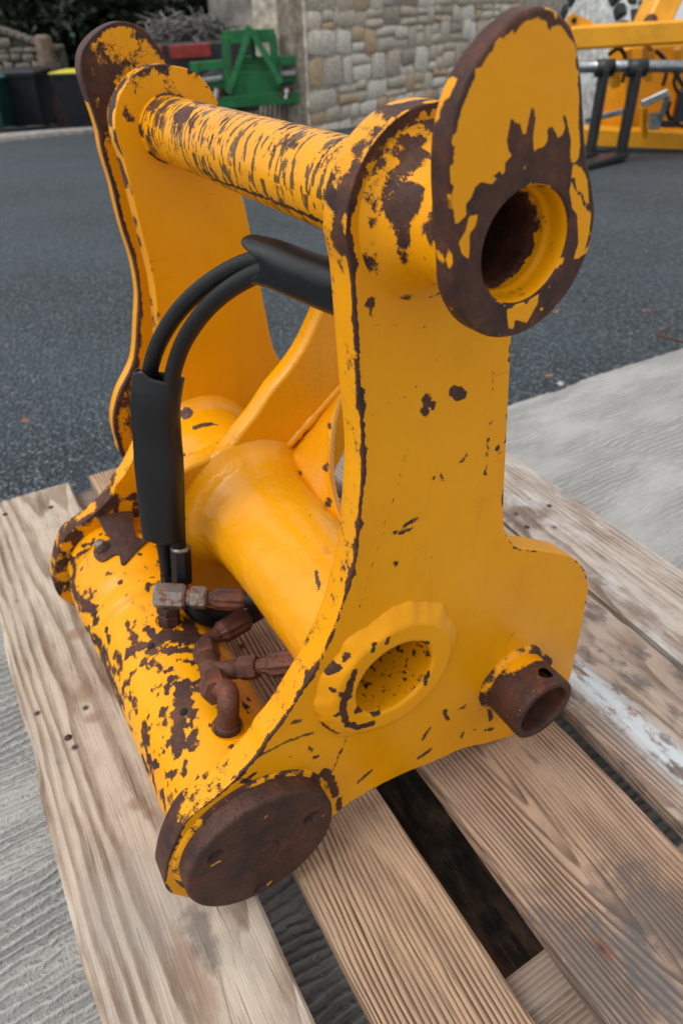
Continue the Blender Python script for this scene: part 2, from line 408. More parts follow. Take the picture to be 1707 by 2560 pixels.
def plate(name, loop, x0, x1, mat, root, bev=.0035, rings=(), sp=.012, holes=(), wear=None, scuff=None, step=.012, edge=None, dense_back=False):
    """flat steel plate in the plane across x; loop is its outline (y, z) in u, x0 the side toward the camera"""
    L = catmull(loop, step) if step else np.asarray(loop, float)
    if area2(L) < 0: L = L[::-1]
    H = [np.asarray(h, float) for h in holes]; H = [h[::-1] if area2(h) > 0 else h for h in H]
    loops = [L]+H
    caps = [offset_in(q, bev) for q in loops]
    lo, hi = L.min(0), L.max(0)
    def cap(spc):
        g = np.array([(a, b_) for i, b_ in enumerate(np.arange(lo[1], hi[1], spc*.87)) for a in np.arange(lo[0]+(i % 2)*spc/2, hi[0], spc)])
        g = g[inside(g, caps[0])]
        for h in caps[1:]: g = g[~inside(g, h)]
        for c_ in caps: g = g[poly_dist(g, c_) > (max(rings)+spc*.45 if rings and spc < .03 else spc*.55)]
        if rings and spc < .03:
            ex = [offset_in(caps[0], q_)[k_ % 2::2] for k_, q_ in enumerate(rings)]; ex = np.vstack(ex); ex = ex[inside(ex, caps[0])]; dd_ = poly_dist(ex, caps[0]); g = np.vstack([g, ex[dd_ > min(rings)*.8]])
        pts = np.vstack(caps+[g]); E = []; s0 = 0
        for c_ in caps:
            n = len(c_); E += [(s0+i, s0+(i+1) % n) for i in range(n)]; s0 += n
        r = delaunay_2d_cdt([Vector(q) for q in pts], E, [], 0, 1e-7)
        v2 = np.array([tuple(q) for q in r[0]]); F = np.array(r[2]); cen = v2[F].mean(1)
        ok = inside(cen, caps[0])
        for h in caps[1:]: ok &= ~inside(cen, h)
        return v2, F[ok]
    V = []; F = []; flat = []; isedge = []
    v2, f2 = cap(sp)
    V.append(np.c_[np.full(len(v2), x0), v2]); flat.append(v2); isedge.append(np.zeros(len(v2)))
    a_ = v2[f2]; sgn = np.sign(np.median((a_[:,1,0]-a_[:,0,0])*(a_[:,2,1]-a_[:,0,1])-(a_[:,1,1]-a_[:,0,1])*(a_[:,2,0]-a_[:,0,0])))
    ff = f2 if sgn < 0 else f2[:, ::-1]          # front faces look toward -x
    F += ff.tolist(); n0 = len(v2)
    vb, fb = (v2, f2) if dense_back else cap(.06)
    V.append(np.c_[np.full(len(vb), x1), vb]); flat.append(vb); isedge.append(np.zeros(len(vb)))
    F += ((fb[:, ::-1] if sgn < 0 else fb)+n0).tolist(); n0 += len(vb)
    for q, c_ in zip(loops, caps):
        n = len(q); mid_rings = [(x0+bev+.006, 0), (x0*.78+x1*.22, 0), (x0*.62+x1*.38, 0), ((x0+x1)/2, 0), (x0*.3+x1*.7, 0)] if bev < .012 else [((x0+x1)/2, 0)]
        mid_rings = sorted(mr for mr in mid_rings if x0+bev < mr[0] < x1-bev)
        prof = [(x0, 1.0), (x0+bev*.3, .3), (x0+bev, 0)]+mid_rings+[(x1-bev, 0), (x1-bev*.3, .3), (x1, 1.0)]
        for x, t in prof:
            pt = q+(c_-q)*t; V.append(np.c_[np.full(n, x), pt]); flat.append(q); isedge.append(np.full(n, 1-t*.9))
        for k in range(len(prof)-1):
            for i in range(n):
                j = (i+1) % n; A = n0+k*n
                F.append((A+i, A+j, A+n+j, A+n+i))
        n0 += n*len(prof)
    V = np.vstack(V); Y = np.vstack(flat); ie = np.concatenate(isedge)
    w = wear(V, Y, ie) if wear else np.zeros(len(V)); s = scuff(V, Y, ie) if scuff else np.zeros(len(V))
    o = mesh_np(name, V*U+[0,0,CZ]-ROOT, F, mat, root, True, {'wear': w, 'scuff': s})
    bm = bmesh.new(); bm.from_mesh(o.data); bmesh.ops.remove_doubles(bm, verts=bm.verts, dist=1e-6); bmesh.ops.recalc_face_normals(bm, faces=bm.faces)
    for f_ in bm.faces: f_.smooth = abs(f_.normal.x) < .999
    bm.to_mesh(o.data); bm.free()
    return o
def lathe(name, prof, ax, mat, root, n=96, dx=.02, rfun=None, wear=None, scuff=None, th=(0, 2*math.pi), holes=(), refine=True):
    """turned part along x; prof = [(x, r)]"""
    P = [prof[0]]
    for a, b in zip(prof[:-1], prof[1:]):
        k = max(1, int(np.hypot(b[0]-a[0], b[1]-a[1])/dx)) if refine else 1
        for t in range(1, k+1): P.append((a[0]+(b[0]-a[0])*t/k, a[1]+(b[1]-a[1])*t/k))
    P = np.array(P); full = abs(th[1]-th[0]-2*math.pi) < 1e-6
    T = np.linspace(th[0], th[1], n, endpoint=not full); m = len(P)
    X = np.repeat(P[:,0], n); R = np.repeat(P[:,1], n); TH = np.tile(T, m)
    if rfun: X, R = rfun(X, R, TH)
    V = np.c_[X, ax[0]+R*np.cos(TH), ax[1]+R*np.sin(TH)]
    F = []
    for i in range(m-1):
        for k in range(n if full else n-1):
            j = (k+1) % n; f = (i*n+k, i*n+j, (i+1)*n+j, (i+1)*n+k)
            if holes:
                c = V[list(f)].mean(0)
                if any(np.linalg.norm(c-h[0]) < h[1] for h in holes): continue
            F.append(f)
    w = wear(X, TH, V) if wear else np.zeros(len(V)); s = scuff(X, TH, V) if scuff else np.zeros(len(V))
    o = mesh_np(name, V*U+[0,0,CZ]-ROOT, F, mat, root, True, {'wear': w, 'scuff': s})
    bm = bmesh.new(); bm.from_mesh(o.data); bmesh.ops.recalc_face_normals(bm, faces=bm.faces); bm.to_mesh(o.data); bm.free()
    return o
def W(P): return np.asarray(P, float)*U+[0, 0, CZ]-ROOT      # u -> metres, relative to the hitch's base

# ================================================================== THE SETTING
def grid_sheet(name, xs, ys, zf, mat):
    X, Y = np.meshgrid(xs, ys); V = np.c_[X.ravel(), Y.ravel(), zf(X.ravel(), Y.ravel())]; n = len(xs)
    F = [(j*n+i, j*n+i+1, (j+1)*n+i+1, (j+1)*n+i) for j in range(len(ys)-1) for i in range(n-1)]
    return mesh_np(name, V, F, mat)
xs = np.concatenate([np.linspace(-3, 8, 45), np.geomspace(8.5, 900, 40)]); ys = np.concatenate([-np.geomspace(900, 8.5, 40), np.linspace(-8, 8, 50), np.geomspace(8.5, 900, 40)])
tag(grid_sheet('asphalt_yard', xs, ys, lambda x, y: np.where(x < .95, -.06, gz(x, y)-.022), M['asphalt']), 'dark grey stone asphalt of the yard', kind='structure')
def pad():
    # concrete slab with a slightly broken edge along x = 1.08 m
    ysl = np.linspace(-6, 4, 900); e = 1.083+.012*(fbm(p3(ysl*6, ysl*0, 3), 4, 5)-.5)*2+.004*(vnoise(p3(ysl*60, ysl*0), 8)-.5)
    e -= .03*np.clip(fbm(p3(ysl*3, ysl*0, 9), 2, 2)-.62, 0, 1)*3
    rows = [(-4.0, 0), (0, 0), (.5, 0), (.9, 0), (None, 0, -.012), (None, -.003, -.002), (None, -.012, .003), (None, -.10, .0)]
    V = []
    for r in rows:
        if r[0] is not None: V.append(np.c_[np.full(900, r[0]), ysl, np.full(900, r[1])])
        else: V.append(np.c_[e+r[2], ysl, np.full(900, r[1])])
    V = np.vstack(V); F = [(k*900+i, (k+1)*900+i, (k+1)*900+i+1, k*900+i+1) for k in range(len(rows)-1) for i in range(899)]
    o = mesh_np('concrete_slab', V, F, M['concrete']); tag(o, 'pale brushed concrete slab under the pallet', kind='structure')
pad()

# ------------------------------------------------------------------ pallet
ZP = CZ-2.24*U
pallet = tag(empty('wooden_pallet', (.5, -.3, 0)), 'weathered wooden pallet of wide boards carrying the yellow hitch', 'pallet')
PR = np.array([.5, -.3, 0])
def spot(cx, cy, r, amt, col, soft=.6, sx=1.0):
    def f(b, v, c):
        mpv = b.map(v, (1/sx, 1, 1), (-cx/sx, -cy, 0)); ln = b.n('ShaderNodeVectorMath', _operation='LENGTH')
        mz = b.n('ShaderNodeVectorMath', _operation='MULTIPLY'); b.l(mpv, mz.inputs[0]); mz.inputs[1].default_value = (1, 1, 0); b.l(mz.outputs[0], ln.inputs[0])
        d = b.math('ADD', ln.outputs['Value'], b.math('MULTIPLY', b.math('SUBTRACT', b.noise(v, 70, 4, .6), .5), r*soft))
        return b.mix(b.smooth(d, r*1.25, r*.35, 0, amt), c, col)
    return f
def chain(*fs):
    def f(b, v, c):
        for g in fs: c = g(b, v, c)
        return c
    return f
def blotch(scale, lo, hi, amt, col, msc=(1,1,1), box=None):
    def f(b, v, c):
        n = b.noise(b.map(v, msc), scale, 6, .7); k = b.smooth(n, lo, hi, 0, amt)
        if box:
            s = b.n('ShaderNodeSeparateXYZ'); b.l(v, s.inputs[0])
            for i, (a, z, w_) in enumerate(box):
                if a is None: continue
                k = b.math('MULTIPLY', k, b.math('MULTIPLY', b.smooth(s.outputs[i], a-w_, a+w_), b.smooth(s.outputs[i], z+w_, z-w_)))
        return b.mix(k, c, col)
    return f
def wavy_board(name, x0, x1, y0, y1, z0, z1, mat, wane=0, seed=0, parent=pallet, skew=(0, 0)):
    n = 60; xs_ = np.linspace(x0, x1, n); rows = []
    ya = y0+.0025*(fbm(p3(xs_*7, xs_*0, seed), 3, seed)-.5)*2+skew[0]*(xs_-x0); yb = y1+.0025*(fbm(p3(xs_*7, xs_*0, seed+5), 3, seed+3)-.5)*2+skew[1]*(xs_-x0)
    bv = .0022+.003*vnoise(p3(xs_*30, xs_*0, 1), seed)
    if wane: yb = yb-wane*np.clip(fbm(p3(xs_*9, xs_*0, 2), 3, 11)-.55, 0, 1)*.02
    ring = [(ya, z0), (ya, z1-bv), (ya+bv, z1), (yb-bv, z1), (yb, z1-bv), (yb, z0)]
    c = np.array([(x0+x1)/2, (y0+y1)/2, (z0+z1)/2]); V = []
    for y, z in ring: V.append(np.c_[xs_, y, np.broadcast_to(z, xs_.shape)])
    V = np.vstack(V)-c; m = len(ring)
    F = [(k*n+i, ((k+1) % m)*n+i, ((k+1) % m)*n+i+1, k*n+i+1) for k in range(m) for i in range(n-1)]
    F += [tuple(k*n for k in range(m))[::-1], tuple(k*n+n-1 for k in range(m))]
    o = mesh_np(name, V, F, mat, parent, False); o.location = c-PR
    bm = bmesh.new(); bm.from_mesh(o.data); bmesh.ops.recalc_face_normals(bm, faces=bm.faces); bm.to_mesh(o.data); bm.free()
    return o, c
T = .022; XE = 3.775*U; XN = -.06
zt = ZP; zb = ZP-T
WHITE = (.60, .64, .66)
boards = [  # y0, y1 (u), skew, material parameters
    (-.225, .285, (-.012, 0), dict(light=(.57, .475, .38), dark=(.24, .17, .115), ring=190, off=(0, .03, .16), rot=(0, .02, .02), dist=1.05, contrast=.75, grey=.4)),
    (-.735, -.365, (-.02, -.005), dict(light=(.53, .355, .225), dark=(.075, .034, .018), ring=235, off=(0, -.13, .06), rot=(0, .0, .05), dist=1.9, contrast=1.0, grey=.12)),
    (-1.47, -.905, (-.03, -.03), dict(light=(.46, .31, .21), dark=(.08, .042, .026), ring=215, off=(0, -.012, .002), rot=(0, -.085, -.015), dist=1.5, contrast=1.0, grey=.25)),
    (-2.10, -1.56, (-.03, -.02), dict(light=(.48, .375, .30), dark=(.20, .13, .09), ring=200, off=(0, .05, .09), rot=(0, .03, .03), dist=2, contrast=.6, grey=.7)),
    (-2.60, -2.125, (-.03, -.03), dict(light=(.56, .48, .41), dark=(.34, .26, .21), ring=190, off=(0, -.05, .1), rot=(0, .03, -.03), dist=2, contrast=.6, grey=.7))]
ctr = lambda x, y, c: (x-c[0], y-c[1])
extras = {}
c0 = np.array([(XN+XE)/2, .03*U])
def L(px, c):                       # a photographed mark on the boards -> board coordinates (m)
    q = on_z([px], -2.24)[0]*U; return q[0]-c[0], q[1]-c[1]
e0 = lambda px, r, a, col, **k: spot(*L(px, c0), r, a, col, **k)
extras[0] = chain(e0((95, 1783), .0042, .95, (.035, .02, .015), soft=.9), e0((215, 1770), .0042, .95, (.035, .02, .015), soft=.9), e0((188, 1868), .0045, .95, (.035, .02, .015), soft=.9), e0((345, 2270), .052, .38, (.30, .28, .26), soft=.25, sx=1.15), e0((180, 1490), .014, .55, (.26, .13, .09), soft=1.2), e0((190, 1585), .013, .6, (.27, .13, .08), soft=1.2), e0((205, 1735), .015, .6, (.26, .15, .09), soft=1.3),
    e0((232, 1795), .010, .6, (.24, .13, .08), soft=1.3), e0((345, 2010), .010, .65, (.25, .14, .085), soft=1.2), e0((375, 2035), .007, .6, (.25, .13, .08)), e0((300, 1650), .02, .4, (.3, .24, .2)),
    e0((465, 2400), .012, .6, (.25, .15, .11), sx=2.5, soft=1.6), e0((500, 2330), .012, .7, (.12, .10, .09), sx=3, soft=1.6), e0((515, 2480), .012, .6, (.28, .17, .12), sx=2, soft=1.6))
c2 = np.array([(XN+XE)/2, (-1.47-.905)/2*U]); c3 = np.array([(XN+XE)/2, (-2.10-1.56)/2*U])
e2 = lambda px, r, a, col, **k: spot(*L(px, c2), r, a, col, **k)
extras[2] = chain(e2((1508, 2375), .006, .9, (.28, .075, .015), soft=.8, sx=2.2), e2((1502, 2372), .003, 1, (.05, .02, .01), soft=.8, sx=2), e2((1500, 2460), .035, .75, (.12, .10, .09), sx=2.5, soft=1.8), e2((1660, 2300), .035, .75, (.10, .085, .075), sx=2, soft=1.8), e2((1610, 2420), .02, .7, (.11, .11, .11), sx=3, soft=1.5), e2((1560, 2290), .012, .55, (.11, .09, .08), sx=3, soft=1.8))
xw0, yw0 = L((1445, 1700), c3); xw1, yw1 = L((1700, 1900), c3)
extras[3] = chain(blotch(16, .40, .47, .92, WHITE, (1, 2.2, 1), [(xw1-.12, xw0+.05, .05), (min(yw0, yw1)-.012, max(yw0, yw1)+.012, .012)]), blotch(14, .5, .62, .8, (.13, .11, .10), (1.5, 3, 1)),
    spot(*L((1625, 1560), c3), .018, .75, (.10, .09, .09), sx=2.0, soft=1.6), spot(*L((1660, 1550), c3), .010, .6, (.25, .11, .06), sx=2, soft=1.4))
c4 = np.array([(XN+XE-.02)/2, (-2.60-2.125)/2*U]); e4 = lambda px, r, a, col, **k: spot(*L(px, c4), r, a, col, **k)
extras[4] = chain(e4((1300, 1290), .03, .75, (.12, .075, .055), soft=1.6, sx=1.6), e4((1350, 1270), .02, .6, (.20, .12, .09), soft=1.5, sx=1.5), e4((1290, 1285), .005, .9, (.05, .025, .015), soft=.8), e4((1385, 1318), .005, .9, (.09, .035, .02), soft=.8), e4((1322, 1248), .004, .9, (.12, .05, .03), soft=.8), blotch(10, .50, .66, .5, (.62, .62, .62), (1.2, 3, 1)), blotch(13, .56, .70, .6, (.20, .13, .09), (1.2, 3, 1)))
for i, (y0, y1, sk, kw) in enumerate(boards):
    wm = wood_mat('board_wood_%d' % i, extra=extras.get(i), **kw)
    xe = XE+(.0 if i != 4 else -.02)
    o, c = wavy_board('top_board', XN, xe, y0*U, y1*U, zb, zt, wm, wane=1 if i == 0 else 0, seed=i*3+1, skew=sk)
    for k, xn in enumerate((xe-.05, .58)):
        for q in (.25, .72):
            r_ = .0040; a = np.linspace(0, 2*math.pi, 10, endpoint=False)
            cx, cy = xn+random.uniform(-.03, .03)-c[0], (y0+(y1-y0)*q)*U+random.uniform(-.01, .01)-c[1]
            V = [(cx, cy, T/2+.0012)]+[(cx+r_*math.cos(t), cy+r_*math.sin(t), T/2+.001) for t in a]+[(cx+r_*1.1*math.cos(t), cy+r_*1.1*math.sin(t), T/2-.001) for t in a]
            F = [(0, 1+j, 1+(j+1) % 10) for j in range(10)]+[(1+j, 11+j, 11+(j+1) % 10, 1+(j+1) % 10) for j in range(10)]
            mesh_np('nail', V, F, M['rust'], o, True)
wm = wood_mat('stringer_wood', (.26, .195, .15), (.15, .10, .075), 260, (0, .25, .2), (0, 0, 0), .5, .6, .5, cross=True)
wmb = wood_mat('block_wood', (.40, .31, .24), (.22, .15, .11), 140, (0, .01, .03), (0, 1.4, 0), 2, .7, .6)
for xa in (-.01, .50, XE-.155):
    wavy_board('stringer_board', xa, xa+.145, -2.58*U, .27*U, zb-.0222, zb-.0004, wm, seed=int(xa*90)+20)
    for ya in (.27*U-.1, -1.32*U, -2.58*U): wavy_board('pallet_block', xa+.002, xa+.143, ya, ya+.1, .0224, zb-.0226, wmb, seed=int(xa*50+ya*40)+60)
shade_wood = wood_mat('gap_shade_wood', (.010, .008, .006), (.006, .005, .004), 150, (0, .02, .08), (0, 0, 0), 2, .7, .0)  # near-black board colour carries the shade seen through the gap above
for ya, wd_, m_ in ((.27*U-.12, .12, wm), (-1.28*U, .15, shade_wood), (-2.58*U, .12, wm)): wavy_board('bottom_board', XN, XE, ya-.01, ya-.01+wd_, .0006, .022, m_, seed=int(ya*70)+90)

# ================================================================== THE HITCH
ROOT = np.array([1.75*U, -.75*U, ZP])
hitch = tag(empty('hitch_carriage', ROOT), 'rust-worn yellow steel quick hitch carriage with hydraulic hoses standing on the pallet', 'machine attachment')
TOP = (-.8085, -.3103); BOT = (-.2739, -1.9468); MID = (-.74, -1.519)
XP0, XP1 = 1.066, 1.148; XF0, XF1 = 2.50, 2.58
# --- near side plate outline (photographed front face)
left = [(863.5,598.6),(876,669),(882,739.5),(887,821),(893,914),(898,995),(905,1077),(908,1150),(904.7,1211),(896.8,1302),(884.7,1405),(869.5,1466),(848,1539),(821,1606),(784,1679),(754,1727),(704,1806),(669,1848),(646.6,1886),(621,1915),(589,1947),(554,1979),(520,2007)]
right = [(1392,1792),(1423,1700),(1436,1646),(1449.6,1584),(1463,1517),(1470,1472),(1468.8,1453.6),(1459.7,1423),(1441,1401.6),(1413.7,1388),(1352.5,1377),(1300.4,1371),(1276,1352.6),(1262,1325),(1258,1282),(1262,1178),(1269.8,1016),(1277.5,846)]
bottom = [(850,2026),(914,1983.5),(1003,1936.6),(1092.5,1901),(1150.5,1874),(1217.5,1858),(1300,1834),(1360,1815)]
lobe_l = on_x([(476,2042),(449,2081),(425,2135),(414,2176),(411,2208),(425,2232)], XP0)[:,1:]
LP = np.vstack([arc(TOP, .18, 100, 10, 9), on_x(left, XP0)[:,1:], lobe_l, arc(BOT, .274, 334, 242, 10), on_x(bottom, XP0)[:,1:], on_x(right, XP0)[:,1:], [(-1.035,-.52), (-1.015,-.42)], arc(TOP, .19, 190, 125, 4)])
OUT_NEAR = catmull(LP, .012)
def sx(c, pts, r, x): return (on_x(crop(*c, pts), x)[:,1:], r)       # a chip or scratch traced in a plate's plane
c4a = (754, 560, .544); c6a = (754, 1150, .6078); c8b = (780, 1450, .4464); c7b = (350, 1800, K5)
q = .0009
chips = [sx(c4a,[(308,352),(316,366)],14*q*.6,XP0), sx(c4a,[(318,370),(322,420)],3.5*q,XP0), sx(c4a,[(570,800),(605,840)],9*q,XP0), sx(c4a,[(555,855),(572,872)],9*q,XP0), sx(c4a,[(700,772),(735,785)],15*q,XP0),
  sx(c4a,[(900,1030),(908,1045)],6*q,XP0), sx(c4a,[(735,1085),(757,1065)],5*q,XP0), sx(c4a,[(877,680),(875,760)],2*q,XP0), sx(c4a,[(857,990),(850,1060)],3*q,XP0), sx(c4a,[(845,1110),(843,1150)],3*q,XP0), sx(c4a,[(868,912)],4*q,XP0), sx(c4a,[(495,250)],4*q,XP0), sx(c4a,[(622,615)],3*q,XP0),
  sx(c6a,[(425,265),(470,245)],7*q,XP0), sx(c6a,[(375,302),(450,288)],5*q,XP0), sx(c6a,[(388,425)],9*q,XP0), sx(c6a,[(533,400)],4*q,XP0), sx(c6a,[(572,65),(578,85)],5*q,XP0), sx(c6a,[(540,78)],6*q,XP0), sx(c6a,[(733,515)],2*q,XP0),
  sx(c6a,[(590,1030),(600,1070)],7*q,XP0), sx(c6a,[(660,1020),(672,1022)],3*q,XP0), sx(c6a,[(880,350),(900,365)],7*q,XP0), sx(c6a,[(930,365),(970,372)],4*q,XP0), sx(c6a,[(1158,435)],7*q,XP0),
  sx(c8b,[(620,890),(658,830)],7*q,XP0), sx(c8b,[(600,995),(662,950)],9*q,XP0), sx(c8b,[(260,1130),(330,1070)],7*q,XP0), sx(c8b,[(835,880),(850,855)],6*q,XP0), sx(c8b,[(910,838)],5*q,XP0), sx(c8b,[(965,842),(1010,835)],5*q,XP0), sx(c8b,[(740,730),(762,785)],7*q,XP0), sx(c8b,[(820,720),(860,705)],3*q,XP0),
  sx(c8b,[(60,1080),(100,1115),(135,1200)],13*q,XP0), sx(c8b,[(195,880),(110,1080)],2.5*q,XP0), sx(c8b,[(980,545)],2*q,XP0), sx(c8b,[(1300,430),(1330,470)],12*q,XP0), sx(c8b,[(985,650),(1000,780)],10*q,XP0),
  sx(c7b,[(1325,215),(1345,240)],5*q,XP0), sx(c7b,[(1365,290),(1390,295)],7*q,XP0), sx(c7b,[(1415,205)],3*q,XP0), sx(c7b,[(830,470),(900,425)],6*q,XP0), sx(c7b,[(800,480),(860,490)],7*q,XP0), sx(c7b,[(1440,400),(1480,420)],14*q,XP0), sx(c7b,[(1490,440),(1545,570)],8*q,XP0), sx(c7b,[(1560,620),(1568,740)],9*q,XP0),
  sx((754,560,.544),[(320,10),(390,40)],16*q,XP0), sx((754,560,.544),[(335,90),(345,140)],7*q,XP0), sx((754,560,.544),[(445,185),(450,200)],6*q,XP0)]
hubrust = [sx((780,200,.4464),[(640,350),(560,400),(540,470)],34*q,XP0), sx((780,200,.4464),[(480,470),(420,560),(400,640)],30*q,XP0), sx((780,200,.4464),[(470,600),(440,760)],34*q,XP0), sx((780,200,.4464),[(340,700),(350,760)],9*q,XP0), sx((780,200,.4464),[(365,880),(420,920)],16*q,XP0), sx((780,200,.4464),[(350,940),(360,980)],7*q,XP0), sx((780,200,.4464),[(385,445)],10*q,XP0), sx((780,200,.4464),[(310,440),(360,380),(420,300),(560,190)],7*q,XP0), sx((500,200,K5),[(1540,800),(1450,1000),(1420,1120)],60*q*.6,XP0), sx((500,200,K5),[(1400,1180),(1450,1290)],12*q,XP0), sx((500,200,K5),[(1370,1330),(1380,1370)],6*q,XP0), sx((500,200,K5),[(1340,950),(1360,1010)],9*q,XP0)]
scr = [sx(c4a,[(540,735),(470,800),(380,825),(285,915)],2.0*q,XP0), sx(c4a,[(505,970),(450,1170)],1.6*q,XP0), sx(c6a,[(425,0),(370,180),(335,300),(270,490),(245,590),(222,650)],2.0*q,XP0), sx(c7b,[(950,270),(1100,195),(1250,130),(1370,100)],6*q,XP0), sx(c6a,[(845,740),(870,712)],4*q,XP0),
  sx(c4a,[(290,465),(600,470)],1.0*q,XP0), sx(c4a,[(690,480),(600,640)],1.0*q,XP0), sx(c7b,[(1200,20),(1250,10)],9*q,XP0), sx(c4a,[(580,820)],14*q,XP0), sx(c8b,[(20,1090),(0,1130)],6*q,XP0), sx(c8b,[(40,790),(130,840)],5*q,XP0)]
def edge_fn(out, base, band, seed, strokes=(), soft=.007, freq=14, bias=None, edge_amp=.9):
    def f(V, Y, ie):
        d = np.where(ie > .05, 0, poly_dist(Y, out)); n = fbm(np.c_[Y*freq, V[:,0]*freq], 4, seed)
        k = bias(V, Y) if bias else 1.0
        bw = band*k*(n-.42)*3.0
        w = np.clip(.5+(bw-d)/(2*soft), 0, 1)
        we = np.clip(.5+(n-.5)*edge_amp*2+(base*k if not np.isscalar(k) else base)-.5, 0, 1)
        w = np.where(ie > .05, np.maximum(we*np.minimum(1, ie+.2), 0), w)
        if strokes: w = np.maximum(w, np.where(ie > .05, 0, strokes_field(Y, strokes, soft)))
        return w
    return f
def bias_near(V, Y):      # the front edge (toward +y) and the foot are the most worn
    return np.clip((Y[:,0]+1.0)/.22, .25, 1.1)
LEFTLINE = np.vstack([arc(TOP, .19, 150, 100, 5), arc(TOP, .18, 100, 10, 9), on_x(left, XP0)[:,1:], lobe_l])
def wear_near(V, Y, ie):
    n = fbm(np.c_[Y*30, V[:,0]*30], 4, 12); n2 = fbm(np.c_[Y*9, V[:,0]*9], 3, 33); cap_v = ie <= .11
    dl = poly_dist(Y, LEFTLINE, False); da = poly_dist(Y, OUT_NEAR)
    topb = np.clip((Y[:,1]+.55)/.2, 0, 1)
    bw = .0035+.030*np.clip(n-.46, 0, 1)+.014*np.clip(n2-.45, 0, 1)+topb*.006
    w = np.clip(.5+(bw-dl)/(2*.0055), 0, 1)
    w = np.maximum(w, np.clip(.5+(.05*(n-.60)-da)/(2*.006), 0, 1))
    w = np.maximum(w, strokes_field(Y, chips+hubrust, .007))
    isleft = np.clip(1-dl/.02, 0, 1); xr = V[:,0]-XP0
    corner = xr < .006
    we = np.where(corner, .22+isleft*.55+(n-.5)*1.0, .10+isleft*(.16+.42*np.clip(1-xr/.02, 0, 1)*(n2 > .5))+(n-.5)*1.1)
    ta = np.clip(1-np.abs(np.hypot(Y[:,0]-TOP[0], Y[:,1]-TOP[1])-.18)/.03, 0, 1)*np.clip((Y[:,1]+.36)/.06, 0, 1)
    we = np.where(ta > 0, np.where(xr < .032, .62, .36)+(n-.5)*2.0, we)
    lobe = (np.hypot(Y[:,0]-BOT[0], Y[:,1]-BOT[1]) < .30) & (Y[:,0] > BOT[0]-.15); low = np.clip((-1.64-Y[:,1])/.14, 0, 1)
    we = np.where(lobe, .30+low*.50+(n-.5)*1.3, we)
    return np.clip(np.where(cap_v & (V[:,0] < XP0+.001), w, np.where(cap_v, 0, we)), 0, 1)
near = plate('side_plate', OUT_NEAR, XP0, XP1, M['paint'], hitch, sp=.0105, step=0, rings=(.005, .011), holes=[np.array(arc(MID, .134, 0, 360, 61)[:-1]), np.array(arc(TOP, .084, 0, 360, 49)[:-1])], wear=wear_near,
             scuff=lambda V, Y, ie: np.where(ie > .05, np.where(fbm(np.c_[Y*40, V[:,0]*25], 3, 4) > .60, .45, 0), strokes_field(Y, scr, .006)))
near['label'] = 'near side plate with chips and scratches'
def wear_far(V, Y, ie):
    w = edge_fn(OUT_NEAR, .2, .004, 8, (), bias=bias_near)(V, Y, ie); n = fbm(np.c_[Y*22, V[:,0]*22], 4, 31)
    w = np.where((ie > .05) & (Y[:,1] > -.5), np.clip(.52+(n-.5)*2.2, 0, 1), w)
    top = np.clip((Y[:,1]+.36)/.1, 0, 1)*np.clip((.5-np.abs(Y[:,0]+.72))/.4, 0, 1)
    w = np.where(ie > .05, w, np.maximum(w, np.clip(.10+top*.22+(n-.5)*1.5*top, 0, 1)))
    lobe = (np.hypot(Y[:,0]-BOT[0], Y[:,1]-BOT[1]) < .35) & (Y[:,0] > BOT[0]-.3) & (Y[:,1] < -1.5)
    return np.where(lobe, np.clip(.40+(n-.5)*1.9+(ie > .05)*.16, 0, 1), w)
OUT_FAR = catmull(np.vstack([arc(TOP, .18, 100, 10, 9), on_x(left, XP0)[:,1:], lobe_l, arc(BOT, .274, 334, 242, 10), on_x(bottom[:5], XP0)[:,1:], [(-1.17,-2.17), (-1.36,-1.885), (-1.43,-1.775), (-1.50,-1.63)], on_x(right[5:], XP0)[:,1:], [(-1.035,-.52), (-1.015,-.42)], arc(TOP, .19, 190, 125, 4)]), .012)
far = plate('side_plate', OUT_FAR, XF0, XF1, M['paint'], hitch, sp=.02, step=0, wear=wear_far); far['label'] = 'far side plate seen through the frame'
